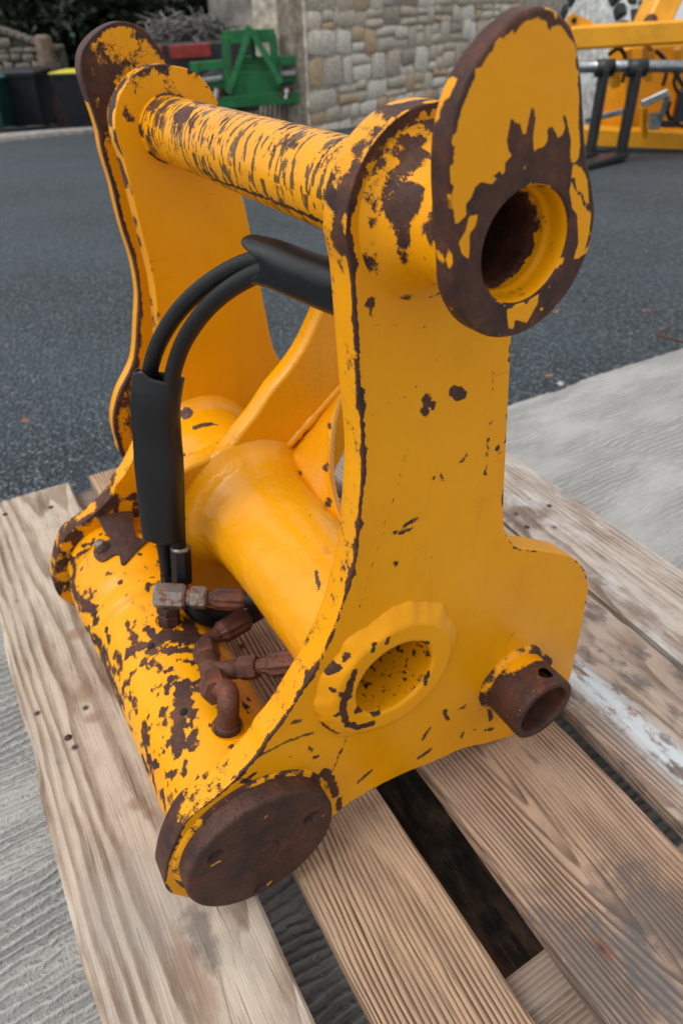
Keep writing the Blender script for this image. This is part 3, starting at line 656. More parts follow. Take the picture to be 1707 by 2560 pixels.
# --- near lug (egg-shaped ear) with bore
XE0, XE1 = .814, .858
bore = arc(TOP, .088, 0, 360, 73)[:-1]
EUP = (-.807, -.167)
ear_loop = [(-.789,-.006),(-.808,-.011),(-.835,-.025),(-.853,-.046),(-.866,-.072),(-.879,-.103),(-.893,-.144),(-.909,-.188),(-.928,-.224)]+arc(TOP, .147, 148, 10, 2)[:1]+arc(TOP, .147, 165, 345, 20)+[(-.660,-.30),(-.652,-.25),(-.645,-.20),(-.643,-.165),(-.645,-.135),(-.653,-.103),(-.665,-.080),(-.680,-.060),(-.699,-.042),(-.723,-.024),(-.746,-.012),(-.769,-.006)]
EARO = catmull(ear_loop, .008)
c3b = (1000, 0, K5); c4b = (1000, 400, K5)
main = crop(*c3b, [(380,1400),(372,1250),(395,1100),(430,980),(480,850),(550,680),(578,600),(580,540),(650,450),(720,350),(800,260),(880,230),(900,275),(920,230),(980,160),(1050,150),(1075,110),(1090,150),(1140,160),(1170,240),(1185,205),(1260,195),(1310,270),(1390,370),(1405,470),(1412,700),(1400,830),(1400,1000),(1412,1150),(1395,1260),(1345,1290),(1330,1220),(1335,1100),(1310,960),(1295,905),(1275,910),(1290,1000),(1275,1050),(1230,1095),(1220,1040),(1185,990),(1155,1010),(1155,1100),(1120,1160),(1075,1165),(1045,1200),(1040,1060),(1060,940),(1050,870),(1030,830),(1005,960),(990,1050),(960,1060),(935,955),(905,975),(885,935),(865,935),(855,1000),(835,1100),(850,1190),(890,1205),(850,1255),(825,1270),(820,1340)])+crop(*c4b, [(800,140),(780,90),(725,130),(760,150),(720,190),(630,175),(590,210),(560,290),(515,350),(520,430),(450,505),(410,500),(400,400),(420,300),(385,150)])
isl = [crop(*c4b, p_) for p_ in ([(1350,20),(1420,60),(1470,150),(1480,370),(1497,420),(1480,580),(1440,730),(1400,775),(1355,780),(1395,650),(1385,430),(1345,380),(1325,240),(1340,140)],
   [(615,420),(590,520),(545,580),(540,780),(480,740),(455,650),(510,560),(540,440)], [(830,1115),(1090,1035),(1075,1130),(990,1280),(920,1260),(900,1250),(890,1325),(845,1320),(835,1180)], [(1085,1160),(1130,1150),(1105,1190)], [(960,60),(990,40),(965,85)], [(1150,990),(1190,900),(1170,1010)])]
PAINT_POLYS = [on_x(p_, XE0)[:,1:] for p_ in [main]+isl]
ear_line = [sx(c4b,[(1340,170),(1390,260),(1480,385)],3*q*.7,XE0)]
def wear_ear(V, Y, ie):
    sd_ = np.full(len(Y), -9.)
    for P_ in PAINT_POLYS:
        d = poly_dist(Y, P_); sd_ = np.maximum(sd_, np.where(inside(Y, P_), d, -d))
    w = np.clip(.5-sd_/(2*.006), 0, 1)
    n = fbm(np.c_[Y*26, V[:,0]*26], 4, 77)
    rim = np.clip(.5+(.665-n)*4, 0, 1)
    w = np.where(ie > .05, rim, np.where(V[:,0] > XE0+.01, .8, w))
    return np.maximum(w, np.where(ie > .05, 0, strokes_field(Y, ear_line, .004)))
ear = plate('lug_plate', EARO, XE0, XE1, paint_mat('worn_lug_paint', jag=.5), hitch, sp=.0052, step=0, holes=[np.array(bore)], wear=wear_ear, bev=.006)
ear['label'] = 'near lug plate with round bore and flaked paint'
def hubwear(x, th, V): return np.clip(.27+(fbm(V*24, 5, 5)-.5)*2.2+.25*np.clip((V[:,2]-TOP[1]+.06)/.1, 0, 1), 0, 1)
lathe('hub', [(XP0+.003,.160),(1.060,.145),(1.048,.128),(1.025,.113),(.99,.104),(.94,.104),(.90,.112),(.875,.124),(XE1-.003,.134)], TOP, M['paint'], hitch, 120, .008, wear=hubwear)
# bore lining: chamfer, shoulder, full rust deeper in that puts the bore's shade into the colour
lathe('bore_lining', [(XE0+.004,.0885),(.826,.0855),(.855,.084),(.858,.080),(.875,.080),(.885,.074),(1.25,.074),(1.25,.0005)], TOP, M['paint'], hitch, 100, .006,
      wear=lambda x, th, V: np.clip(.24+(fbm(V*30, 4, 9)-.5)*1.6+1.0*np.clip((x-.866)/.03, 0, 1)+.30*np.clip((.822-x)/.01, 0, 1)*(np.sin(th) > .3), 0, 1))
# --- top tube
def seam_field(x, th):
    s = np.zeros(len(x)); P = on_cyl(crop(500, 200, K5, [(80,770),(280,835),(620,965),(970,1115)]), TOP, .097)
    Q = np.c_[x, np.unwrap(th)*.097 % (2*math.pi*.097)]
    P2 = np.c_[P[:,0], (P[:,1] % (2*math.pi))*.097]
    return strokes_field(Q, [(P2, .0045)], .004)
def tubewear(x, th, V):
    st = fbm(np.c_[x*120, th*2.2, th*0], 4, 3)*.55+fbm(np.c_[x*36, th*2.0, th*0+4], 3, 6)*.45
    bl = fbm(np.c_[x*7, np.cos(th)*1.3, np.sin(th)*1.3], 3, 14)
    up = np.clip((np.sin(th)+.1)*.8, -.3, 1)
    ls = np.clip(.25+2.2*(fbm(np.c_[x*5, np.cos(th)*1.1, np.sin(th)*1.1+3], 2, 77)-.25), .3, 1.5)
    w = .5+(st-.56)*2.6*ls-.12*(1-np.minimum(ls, 1))+(bl-.5)*2.0+.08*up-.15
    w -= .25*np.clip((np.cos(th)*.2-np.sin(th)-.35)*2, 0, 1)
    return np.clip(np.maximum(w, seam_field(x, th)), 0, 1)
lathe('top_tube', [(XP1-.004,.0975),(XF0+.004,.0975)], TOP, M['paint'], hitch, 190, .0033, wear=tubewear,
      scuff=lambda x, th, V: np.maximum(np.where((np.abs(x-on_cyl(crop(500,200,K5,[(640,560)]), TOP, .097)[0,0]) < .003) & (np.sin(th) > .2), .8, 0), np.clip((fbm(np.c_[x*85, th*2.6, th*0], 4, 50)-.50)*3+.34, 0, .66)))
wb = lambda amp, sd0: (lambda X, R, TH: (X, R+amp*(fbm(np.c_[X*30, np.cos(TH)*9, np.sin(TH)*9], 3, sd0)-.5)*2))
lathe('tube_weld', [(XF0-.012,.0976),(XF0-.008,.0995),(XF0-.003,.102),(XF0+.002,.104)], TOP, M['paint'], hitch, 110, .005, rfun=wb(.004, 2), wear=lambda x, th, V: np.clip(.42+(fbm(V*20, 4, 8)-.5)*1.6, 0, 1))
# --- torque tube (middle)
midchips = [(np.c_[P_[:,0], P_[:,1]*.2], r_*q) for P_, r_ in [(on_cyl(crop(440, 940, .2934, pts), MID, .2), r_) for pts, r_ in [([(110,350)],22), ([(180,450),(290,430)],16), ([(290,430),(350,437)],6), ([(80,700),(60,720)],14), ([(140,690),(190,705)],7), ([(215,1040),(225,1150)],5), ([(230,1180),(228,1240)],5), ([(160,1100),(130,1260)],4), ([(720,1210)],4), ([(1195,1660),(1210,1810)],5), ([(590,1240)],4), ([(1020,1470)],3),([(1130,1180)],3)]]]
def midwear(x, th, V): return np.where(np.cos(th-2.2) > -.9, strokes_field(np.c_[x, ((th+1) % (2*math.pi)-1)*.2], midchips, .006), 0)
lathe('torque_tube', [(XP1-.004,.199),(1.60,.199),(1.76,.204),(1.86,.213),(1.93,.230),(1.975,.255),(2.006,.288),(2.02,.290),(2.03,.28),(2.10,.27),(2.13,.245),(2.17,.222),(2.25,.212),(XF0-.06,.210),(XF0-.05,.214),(XF0-.03,.232),(XF0+.003,.25)], MID, M['cast'], hitch, 160, .010,
      rfun=wb(.0016, 21), wear=midwear)
# --- boss ring on the near plate (end of the torque tube)
bosschips = [sx(c8b,[(350,360),(335,400)],8*q,1.03), sx(c8b,[(430,325),(420,350)],7*q,1.03), sx(c8b,[(200,415),(180,440)],8*q,1.05), sx(c8b,[(110,480),(140,490),(100,520)],9*q,1.05), sx(c8b,[(225,500),(185,630),(160,680),(175,770)],11*q,1.04), sx(c8b,[(150,625),(210,640)],8*q,1.04), sx(c8b,[(90,600),(130,605)],5*q,1.05), sx(c8b,[(180,790),(250,810),(330,790)],9*q,1.04), sx(c8b,[(270,720),(330,690),(360,740)],20*q,1.03), sx(c8b,[(115,735)],7*q,1.05), sx(c8b,[(650,520),(635,590)],6*q,1.03), sx(c8b,[(600,352),(650,358)],6*q,1.03), sx(c8b,[(50,800),(130,850)],5*q,1.06)]
def boss_wear_shade(x, th, V):
    Y = V[:,1:]; r = np.hypot(Y[:,0]-MID[0], Y[:,1]-MID[1]); w = strokes_field(Y, bosschips, .006)
    ins = (x > 1.034) & (r < .131)  # inside: rust specks, plus shade put in as wear toward depth and upper left
    return np.where(ins, np.clip(.20+.30*np.clip(np.cos(th-.6)-.3, 0, 1)+.45*np.clip((x-1.12)/.2, 0, 1)+(fbm(V*85, 5, 41)-.5)*1.9, 0, 1), w)
def bossfun(X, R, TH):
    k = np.clip((R-.185)/.05, 0, 1)*(X < 1.075); n = fbm(np.c_[X*8, np.cos(TH)*4.2, np.sin(TH)*4.2], 3, 5)-.5
    return X, R+k*.05*n
lathe('boss_ring', [(1.075,.245),(1.06,.238),(1.048,.222),(1.038,.206),(1.030,.196),(1.029,.185),(1.030,.136),(1.034,.129),(1.6,.127),(1.6,0)], MID, M['paint'], hitch, 140, .008, rfun=bossfun, wear=boss_wear_shade)
# --- bottom tube (pin housing)
RB = .2123
def bump(x, a, b, w): return 1/(1+np.exp(-(x-a)/w))*1/(1+np.exp((x-b)/w))
def botfun(X, R, TH):
    top = np.clip((np.sin(TH)+.1)/.6, 0, 1)
    r = R+top*(.017*bump(X, 1.985, 2.055, .008)+.030*bump(X, 2.10, 2.36, .014)+.012*bump(X, 2.0, 2.4, .02)-.004*bump(X, 2.30, 2.36, .01))
    return X, r
c6b = (100, 1300, K5); c8c = (360, 1400, .2551)
def bs(c, pts, r): P_ = on_cyl(crop(*c, pts), BOT, RB); return (np.c_[P_[:,0], P_[:,1]*RB], r*q)
botchips = [bs(c6b,[(180,230),(240,300),(330,450),(370,600),(450,700),(490,790)],16), bs(c6b,[(300,280),(400,240)],9), bs(c6b,[(420,600),(480,600)],13), bs(c6b,[(390,700),(440,720)],9), bs(c6b,[(190,350),(185,450),(250,540)],9), bs(c6b,[(300,450),(360,620)],15),
  bs(c6b,[(420,850),(500,1050),(545,1180),(610,1350),(660,1480)],14), bs(c6b,[(460,900),(540,1090),(590,1240)],8), bs(c6b,[(690,810),(720,920),(800,1000)],11), bs(c6b,[(690,1050),(760,1000),(830,990)],17), bs(c6b,[(850,860),(880,900)],12), bs(c6b,[(880,980),(1000,900),(1150,930),(1290,930)],27), bs(c6b,[(1150,800),(1200,900),(1280,1000)],26), bs(c6b,[(870,1040),(1000,1020),(1250,1030)],14),
  bs(c6b,[(650,1330),(720,1210),(800,1130),(900,1060)],9), bs(c6b,[(880,1120),(940,1170),(920,1200)],10), bs(c6b,[(1100,1100),(1200,1120)],9), bs(c6b,[(1000,1330),(1030,1250),(1100,1240)],11), bs(c6b,[(1100,1270),(1200,1290),(1290,1240)],13), bs(c6b,[(1200,1330),(1310,1330)],9), bs(c6b,[(1130,1290),(1130,1400),(1100,1500)],25), bs(c6b,[(920,1310),(930,1350)],9), bs(c6b,[(600,1060),(640,1140)],12), bs(c6b,[(530,860),(545,960)],10), bs(c6b,[(560,1170),(620,1190)],8),
  bs(c6b,[(700,1370),(760,1500)],11), bs(c6b,[(590,470)],7), bs(c6b,[(655,515)],7), bs(c6b,[(890,490)],7), bs(c6b,[(540,675)],5), bs(c6b,[(855,545),(855,575)],5), bs(c6b,[(900,540),(920,530)],6), bs(c6b,[(480,100),(400,180),(330,200)],6), bs(c6b,[(230,150),(235,190)],9), bs(c6b,[(410,190)],8),
  bs(c8c,[(390,1300),(380,1480),(350,1600),(340,1800)],30), bs(c8c,[(470,1500),(480,1850)],12), bs(c8c,[(300,1880),(310,1910)],12), bs(c8c,[(230,1780),(222,1850)],4), bs(c8c,[(20,1650),(40,1800)],12), bs(c8c,[(190,1480),(210,1590)],11), bs(c8c,[(250,1540)],8), bs(c8c,[(40,1530)],10), bs(c8c,[(280,1650)],7), bs(c8c,[(970,1400),(1010,1470)],8),
  bs(c7b,[(20,60),(60,290),(130,380)],13), bs(c7b,[(210,440),(270,420)],12), bs(c7b,[(350,410)],8), bs(c7b,[(165,560),(200,680)],12), bs(c7b,[(90,400),(130,560)],10), bs(c7b,[(230,420),(210,520)],7), bs(c7b,[(20,100),(30,180)],13), bs(c7b,[(710,205)],3), bs(c7b,[(475,162)],3)]
def botwear(x, th, V):
    t = np.where(th > math.pi*1.2, th-2*math.pi, th)
    w = strokes_field(np.c_[x, t*RB], botchips, .011, .011); nb = fbm(np.c_[x*58, t*RB*58, t*0], 5, 71)
    w = np.clip(w+(nb-.5)*1.35*np.clip(w*2.2, 0, 1), 0, 1)
    side = np.clip((.55-np.abs(t+.02))/.3, 0, 1)
    w = np.maximum(w, side*np.clip(.40+(fbm(np.c_[x*14, t*5, t*0], 4, 61)-.5)*2.2, 0, 1))
    sp_ = fbm(np.c_[x*38, t*9, t*0], 3, 66)
    return np.maximum(w, np.clip(.5+(sp_-.73)*3, 0, 1)*((t > .5) & (t < 2.4)))
ports = [np.array([x_, BOT[0]+RB*math.cos(math.radians(a)), BOT[1]+RB*math.sin(math.radians(a))]) for x_, a in ((1.813, 99.8), (1.291, 100.3), (1.737, 74.5), (1.417, 74.8))]
lathe('pin_housing', [(XP1-.004, RB), (XF0+.004, RB)], BOT, M['paint'], hitch, 210, .0062, rfun=botfun, wear=botwear,
      scuff=lambda x, th, V: np.clip((fbm(np.c_[x*30, th*6, th*0], 4, 50)-.55)*3+.2, 0, .6)*(np.cos(th) > .75), holes=[(ports[2], .010), (ports[3], .010), (ports[0], .040), (ports[1], .040)])
def radial(p): d = np.array([0, p[1]-BOT[0], p[2]-BOT[1]]); return d/np.linalg.norm(d)
for p_ in ports[2:]:
    d = radial(p_); MB().tube([W(p_-d*.05), W(p_-d*.004), W(p_+d*.001)], [.011*U, .012*U, .0135*U], 12).build('screw_hole', M['dark'], hitch, True)
for p_ in ports[:2]:
    d = radial(p_); b_ = MB(); b_.tube([W(p_+d*.0035), W(p_-d*.002), W(p_-d*.012), W(p_-d*.03), W(p_-d*.03)], np.array([.049, .046, .0405, .039, .0005])*U, 32, cap=False); o = b_.build('port_recess', M['paint'], hitch, True)
# --- end cap disc on the near side
dh = on_x(crop(*c7b, [(600,1070),(1345,770),(950,1315),(970,1060)]), 1.0)[:,1:]
def discfun(X, R, TH):
    y, z = BOT[0]+R*np.cos(TH), BOT[1]+R*np.sin(TH); X = X.copy(); face = (R < .219) & (X < 1.02)
    for k, rr in ((0, .024), (1, .026), (2, .020)):
        d = np.hypot(y-dh[k,0], z-dh[k,1]); X = np.where(face, X+.030*np.clip((rr-d)/.006, 0, 1), X)
    d = np.hypot(y-dh[3,0], z-dh[3,1]); X = np.where(face, X+.009*np.clip(1-np.abs(d-.052)/.006, 0, 1)*np.clip(.4+np.cos(TH*0+np.arctan2(z-dh[3,1], y-dh[3,0])*1.0-3.4), 0, 1), X)
    return X, R
def discwear(x, th, V):
    w = np.zeros(len(x))
    for c_, pts, r in ((c7b,[(980,765),(990,750)],4), (c7b,[(1440,750),(1450,740)],4), (c7b,[(565,1135),(625,1110)],5), (c7b,[(1005,1295),(1025,1270)],7), (c7b,[(465,885),(475,878)],4)):
        P_ = on_x(crop(*c_, pts), 1.0)[:,1:]; w = np.maximum(w, strokes_field(V[:,1:], [(P_, r*q*.7)], .003))
    return w
cap_ = lathe('end_cap', [(1.0,.0005),(1.0,.2215),(1.003,.228),(1.010,.2316),(1.060,.2318),(1.064,.226),(1.08,.21)], BOT, M['rust'], hitch, 200, .0045, rfun=discfun, wear=discwear)
cap_['label'] = 'brown rusted round end cap with drilled holes'
lathe('cap_gasket', [(1.05,.205),(1.058,.236),(1.064,.246),(XP0+.002,.250)], BOT, M['paint'], hitch, 100, .01, wear=lambda x, th, V: np.clip(.48+(fbm(V*24, 4, 3)-.5)*2, 0, 1))
# --- locking sleeve at the foot
SL = np.array([-1.3834, -2.0704])*.905; RS = .1354*.905
def slwear(x, th, V):
    w = .80+(fbm(V*16, 4, 23)-.5)*.8; w -= .75*np.clip((x-.985)/.04, 0, 1)*np.clip((np.sin(th)-.55)/.3, 0, 1)*np.clip((-np.cos(th)+.9), 0, 1)
    return np.clip(w, 0, 1)
ha = on_x(crop(*c8b, [(1283,552)]), .96)[0]; hv = ha[1:]-SL; hv = SL+hv/np.linalg.norm(hv)*RS; hp = np.array([.955, hv[0], hv[1]])
hb = np.array([.955, SL[0]-(hv[0]-SL[0])*.79, SL[1]-(hv[1]-SL[1])*.79])
lathe('lock_sleeve', [(1.07, RS*.99), (.915, RS), (.907, RS*.985), (.905, RS*.955), (.906, RS*.80), (.912, RS*.78), (1.062, RS*.78), (1.064, .0005)], SL, M['paint'], hitch, 130, .006, wear=slwear, holes=[(hp, .024), (np.array([.955, hp[1]*.79+SL[0]*.21, hp[2]*.79+SL[1]*.21]), .024)])
lathe('sleeve_weld', [(1.045, RS*.98), (1.05, RS*1.06), (1.06, RS*1.10), (1.069, RS*1.18)], SL, M['paint'], hitch, 90, .004, rfun=wb(.005, 4), wear=lambda x, th, V: np.clip(.62+(fbm(V*22, 4, 9)-.5)*1.4-.4*np.clip(np.sin(th)-.3, 0, 1), 0, 1))
# --- far lug plate behind the far side plate, carried down as a strip
st = crop(100, 0, K5, [(350,760),(410,970),(450,1170),(520,1400),(560,1568)])+crop(0, 560, .5446, [(540,0),(590,160),(612,300),(608,420),(600,560),(580,640),(530,740),(505,830),(503,900),(520,970),(555,1040)])
XO0, XO1 = 2.78, 2.86
st3 = on_x(st, XO1)[:,1:]
fe = on_x(crop(100, 0, K5, [(310,660),(280,540),(285,430),(310,360),(360,290),(450,215),(560,168),(660,175),(760,220),(850,320),(940,450),(1040,610)]), XO1-.01)[:,1:]
OUT_FO = catmull(np.vstack([fe[::-1], st3[1:], [(-.62,-1.66), (-.85,-1.6), (-1.0,-1.2), (-1.03,-.7), (-1.02,-.45)]]), .012)
def wear_fo(V, Y, ie):
    n = fbm(np.c_[Y*20, V[:,0]*20], 5, 15); n2 = fbm(np.c_[Y*7, V[:,0]*7], 3, 19)
    z = Y[:,1]; mid_ = np.exp(-((z+.26)/.13)**2); topz = np.clip((z+.20)/.1, 0, 1)
    w = .12+mid_*.56+topz*.12+(n-.5)*1.3*(.3+topz*.8+mid_)+(n2-.5)*.6
    d = poly_dist(Y, OUT_FO); w = np.maximum(w, np.clip(.5+(.012+.02*(n-.4)-d)/.02, 0, 1)*np.where(z > -.55, 1, .9))
    low = np.clip((-1.05-z)/.2, 0, 1); w = w+low*.25
    side = (ie > .05); w = np.where(side, np.where(z > -.24, .85, np.where((V[:,0] < XO0+.02), .75, .12)), w)
    return np.clip(w, 0, 1)
fo = plate('lug_plate', OUT_FO, XO0, XO1, M['paint'], hitch, sp=.014, step=0, wear=wear_fo); fo['label'] = 'far lug plate with scuffed rusty top'
lathe('hub', [(XF1-.003,.15),(XF1+.04,.135),(XO0+.003,.13)], TOP, M['paint'], hitch, 60, .02, wear=hubwear)
# --- middle lug web and gusset casting
XW0, XW1 = 2.0, 2.085
wf = on_x([(815,750),(806,772),(762,865),(722,925),(681,974),(640,1035),(600,1085),(563,1128)], XW0)[:,1:]
WEB = catmull(np.vstack([wf, [(-.485,-1.285),(-.425,-1.43),(-.40,-1.6),(-.40,-1.76),(-.44,-1.94),(-.60,-1.99),(-.70,-1.86),(-.82,-1.80),(-.95,-1.70),(-1.02,-1.58),(-1.05,-1.42),(-1.07,-1.28),(-1.13,-1.15),(-1.24,-1.0),(-1.30,-.86),(-1.27,-.70)]]), .012)
def webwear(V, Y, ie):
    n = fbm(np.c_[Y*25, V[:,0]*25], 4, 44); return np.clip(np.where(ie > .05, .12+(n-.5)*1.1, .05+(n-.5)*.9), 0, 1)
plate('lug_web', WEB, XW0, XW1, M['cast'], hitch, bev=.014, sp=.02, step=0, wear=webwear)
A_, B_ = on_x([(862,955), (716,1118)], XW0); C_ = np.array([1.55, MID[0]+.2*math.cos(math.radians(138)), MID[1]+.2*math.sin(math.radians(138))])
def gusset():
    # rib filling the corner between lug web and torque tube, with a hollowed free edge
    fe_ = [on_x([p_], x_)[0] for p_, x_ in zip([(862,955),(838,1020),(826,1090),(821,1145),(824,1204),(833,1257),(850,1308)], np.linspace(2.0, 1.6, 7))]
    fe_ = catmull(np.array(fe_), .03, False); n = len(fe_); nrm = np.cross(B_-A_, C_-A_); nrm /= np.linalg.norm(nrm)
    if nrm[0] > 0: nrm = -nrm
    base = np.array([B_+(C_+[-.25,.02,-.1]-B_)*t for t in np.linspace(-.0, 1, n)]); base[:,2] -= .03
    m = 14; V = []
    for side in (0, -1):
        for i in range(n):
            for j in range(m):
                s_ = j/(m-1); b_ = base[i] if True else B_
                P_ = b_*(1-s_)+fe_[i]*s_; rnd = max(0, (s_-.9)/.1)**2*.016
                V.append(P_+nrm*((-.034 if side else 0)+(rnd if side else -rnd)))
    N = n*m; F = []
    for i in range(n-1):
        for j in range(m-1):
            a = i*m+j; F += [(a, a+1, a+m+1, a+m), (N+a+m, N+a+m+1, N+a+1, N+a)]
        a = i*m+m-1; F.append((a, N+a, N+a+m, a+m)); a = i*m; F.append((a+m, N+a+m, N+a, a))
    for j in range(m-1): F += [(j+1, j, N+j, N+j+1), ((n-1)*m+j, (n-1)*m+j+1, N+(n-1)*m+j+1, N+(n-1)*m+j)]
    V = np.array(V); w = strokes_field(V[:,:2]*0+on_px(V), [([p_], r) for p_, r in [((823,1066),6), ((815,1167),8), ((821,1256),9), ((747,1181),5), ((809,1192),2.5), ((800,1080),3), ((818,1103),4)]], 4.0)
    o = mesh_np('gusset', V*U+[0,0,CZ]-ROOT, F, M['cast'], hitch, True, {'wear': w, 'scuff': w*0})
    bm = bmesh.new(); bm.from_mesh(o.data); bmesh.ops.recalc_face_normals(bm, faces=bm.faces); bm.to_mesh(o.data); bm.free(); return o
def on_px(P):
    c = P @ CAM; return np.c_[853.5+1707*c[:,0]/c[:,2], 1280-1707*c[:,1]/c[:,2]]
gusset()
# fillet welds that soften the corner between web, gusset and tube
def weld(name, pts, r, seed=1):
    P = catmull(np.asarray(pts), .012, False); rr = r*(1+.25*(vnoise(p3(np.arange(len(P))*.9, np.zeros(len(P))), seed)-.5)*2); rr[0] *= .3; rr[-1] *= .3
    b_ = MB().tube(W(P), rr*U, 12); return b_.build(name, M['cast'], hitch, True)
weld('weld_bead', [A_+[-.002,0,0], A_*.5+B_*.5+[-.002,0,0], B_+[-.002,0,0]], .016, 3)
# --- keeper plate with bolt on the pin housing
def wrap_plate(name, loop, r0, r1, mat, jag=0):
    Lp = catmull(loop, .012); 
    if area2(Lp) < 0: Lp = Lp[::-1]
    r = delaunay_2d_cdt([Vector(p_) for p_ in Lp]+[Vector((a, b_)) for a in np.arange(1.9, 2.6, .03) for b_ in np.arange(-.1, .75, .03) if inside(np.array([[a, b_]]), Lp)[0] and poly_dist(np.array([[a, b_]]), Lp)[0] > .012], [(i, (i+1) % len(Lp)) for i in range(len(Lp))], [], 1, 1e-7)
    v = np.array([tuple(p_) for p_ in r[0]]); n = len(Lp); F = [tuple(f) for f in r[2]]; Nn = len(v)
    def at_r(rad): return np.c_[v[:,0], BOT[0]+rad*np.cos(v[:,1]/RB), BOT[1]+rad*np.sin(v[:,1]/RB)]
    V = np.vstack([at_r(r1), at_r(r0)]); G = F+[tuple(i+Nn for i in f[::-1]) for f in F]+[(i, (i+1) % n, Nn+(i+1) % n, Nn+i) for i in range(n)]
    o = mesh_np(name, W(V), G, mat, hitch, False, {'wear': np.zeros(len(V))})
    bm = bmesh.new(); bm.from_mesh(o.data); bmesh.ops.recalc_face_normals(bm, faces=bm.faces); bm.to_mesh(o.data); bm.free(); return o
RK = .262
kp = on_cyl(crop(100, 900, K5, [(450,1180),(470,1100),(540,1035),(640,1020),(700,1060),(760,1380),(880,1380),(700,1560),(640,1600),(610,1520),(500,1575),(440,1560),(420,1500),(460,1440),(540,1410),(560,1390),(480,1290)]), BOT, RK)
kp_ = wrap_plate('keeper_plate', np.c_[kp[:,0], kp[:,1]*RB], RK-.03, RK, M['rust'])
bp = on_cyl(crop(100, 1300, K5, [(490,215)]), BOT, RK)[0]
bpos = np.array([bp[0], BOT[0]+RK*math.cos(bp[1]), BOT[1]+RK*math.sin(bp[1])]); bd = radial(bpos)
b_ = MB().tube([W(bpos-bd*.01), W(bpos+bd*.006)], .030*U, 20); b_.build('washer', M['rust'], hitch, False, .0004)
MB().tube([W(bpos+bd*.005), W(bpos+bd*.030), W(bpos+bd*.034)], np.array([.0215, .0215, .017])*U, 6).build('bolt_head', M['zinc'], hitch, False, .0005)
# ------------------------------------------------------------------ hydraulic fittings and hoses
def hexnut(name, a, b, r, mat, n=6):
    a, b = np.asarray(a), np.asarray(b); d = (b-a); L_ = np.linalg.norm(d); d = d/L_; c = min(.2*r, .3*L_)
    return MB().tube([W(a), W(a+d*c), W(b-d*c), W(b)], np.array([.86*r, r, r, .86*r])*U, n).build(name, mat, hitch, False, .0004, 2)
def ferrule(name, a, b, r, mat):
    a, b = np.asarray(a), np.asarray(b); d = b-a
    return MB().tube([W(a+d*t) for t in (0, .12, .24, .5, .9, 1)], np.array([.62, .66, 1, 1.02, 1, .85])*r*U, 20, flute=-.12).build(name, mat, hitch, False, .0003, 1)
def pipe(name, pts, r, mat, n=16, step=.02, smooth=True):
    P = catmull(np.asarray(pts), step, False); rr = r if np.isscalar(r) else np.interp(np.linspace(0, 1, len(P)), np.linspace(0, 1, len(r)), r)
    return MB().tube(W(P), np.asarray(rr)*U, n).build(name, mat, hitch, smooth)
X3 = lambda px, x: on_x([px], x)[0]
# first port: stacked hexes, swivel nut, ferrule, hose passing under the torque tube
p1 = ports[0]; d1 = radial(p1)*.75+np.array([0, 0, .25]); d1 /= np.linalg.norm(d1)
hexnut('port_adaptor', p1-d1*.03, p1+d1*.045, .040, M['rust']); hexnut('port_adaptor', p1+d1*.046, p1+d1*.085, .043, M['rust'])
e1 = p1+d1*.115
dirn = X3((590, 1498), 1.70)-e1; dirn /= np.linalg.norm(dirn)
hexnut('elbow_nut', e1-dirn*.045, e1+dirn*.062, .047, M['zinc']); MB().tube([W(e1+dirn*.06), W(e1+dirn*.085)], .03*U, 16).build('nut_neck', M['zinc'], hitch, True)
hexnut('swivel_nut', e1+dirn*.078, e1+dirn*.135, .041, M['zinc']); ferrule('hose_ferrule', e1+dirn*.135, e1+dirn*.265, .040, M['rust_fit'])
pipe('hydraulic_hose', [e1+dirn*.25, e1+dirn*.33, e1+dirn*.42+[0,0,-.02], e1+dirn*.6+[-.02,0,-.06]], .031, M['rubber'])
# second port: elbow pipe, tee and swivel fittings
p2 = ports[1]; d2 = radial(p2)
k0 = p2+d2*.11
t0 = X3((542, 1728), 1.36); t1 = X3((520, 1648), 1.56); t2 = X3((506, 1618), 1.63)
ax_t = (t1-t0)/np.linalg.norm(t1-t0)
pipe('elbow_pipe', [p2-d2*.03, p2+d2*.05, p2+d2*.10+ax_t*.012, p2+d2*.12+ax_t*.05, t0+ax_t*.02], .033, M['rust_fit'], 18, .012)
MB().tube([W(p2-d2*.01), W(p2+d2*.02), W(p2+d2*.026)], np.array([.042, .042, .036])*U, 20).build('port_adaptor', M['rust'], hitch, True)
hexnut('tee_nut', t0-ax_t*.012, t0+ax_t*.075, .048, M['rust_fit'])
MB().tube([W(t0+ax_t*.07), W(t1+ax_t*.02)], .036*U, 18).build('tee_body', M['rust_fit'], hitch, True)
hexnut('swivel_nut', t1+ax_t*.0, t1+ax_t*.085, .045, M['rust_fit'])
tb = t0*.42+t1*.58; bdir = X3((700, 1660), 1.33)-tb; bdir /= np.linalg.norm(bdir)
MB().tube([W(tb), W(tb+bdir*.11)], .031*U, 18).build('tee_branch', M['rust_fit'], hitch, True)
hexnut('swivel_nut', tb+bdir*.10, tb+bdir*.165, .040, M['rust_fit']); MB().tube([W(tb+bdir*.16), W(tb+bdir*.19)], .024*U, 14).build('nut_neck', M['rust_fit'], hitch, True)
ferrule('hose_ferrule', tb+bdir*.18, tb+bdir*.34, .041, M['rust_fit'])
pipe('hydraulic_hose', [tb+bdir*.32, tb+bdir*.42, tb+bdir*.55+[.02,0,-.03]], .031, M['rubber'])
u1 = t1+ax_t*.08; fdir = X3((592, 1560), 1.72)-(u1+ax_t*.05); fdir /= np.linalg.norm(fdir)
pipe('elbow_pipe', [u1-ax_t*.02, u1+ax_t*.02, u1+ax_t*.05+fdir*.02, u1+ax_t*.05+fdir*.06], .026, M['rust_fit'], 14, .01)
f0 = u1+ax_t*.05+fdir*.045
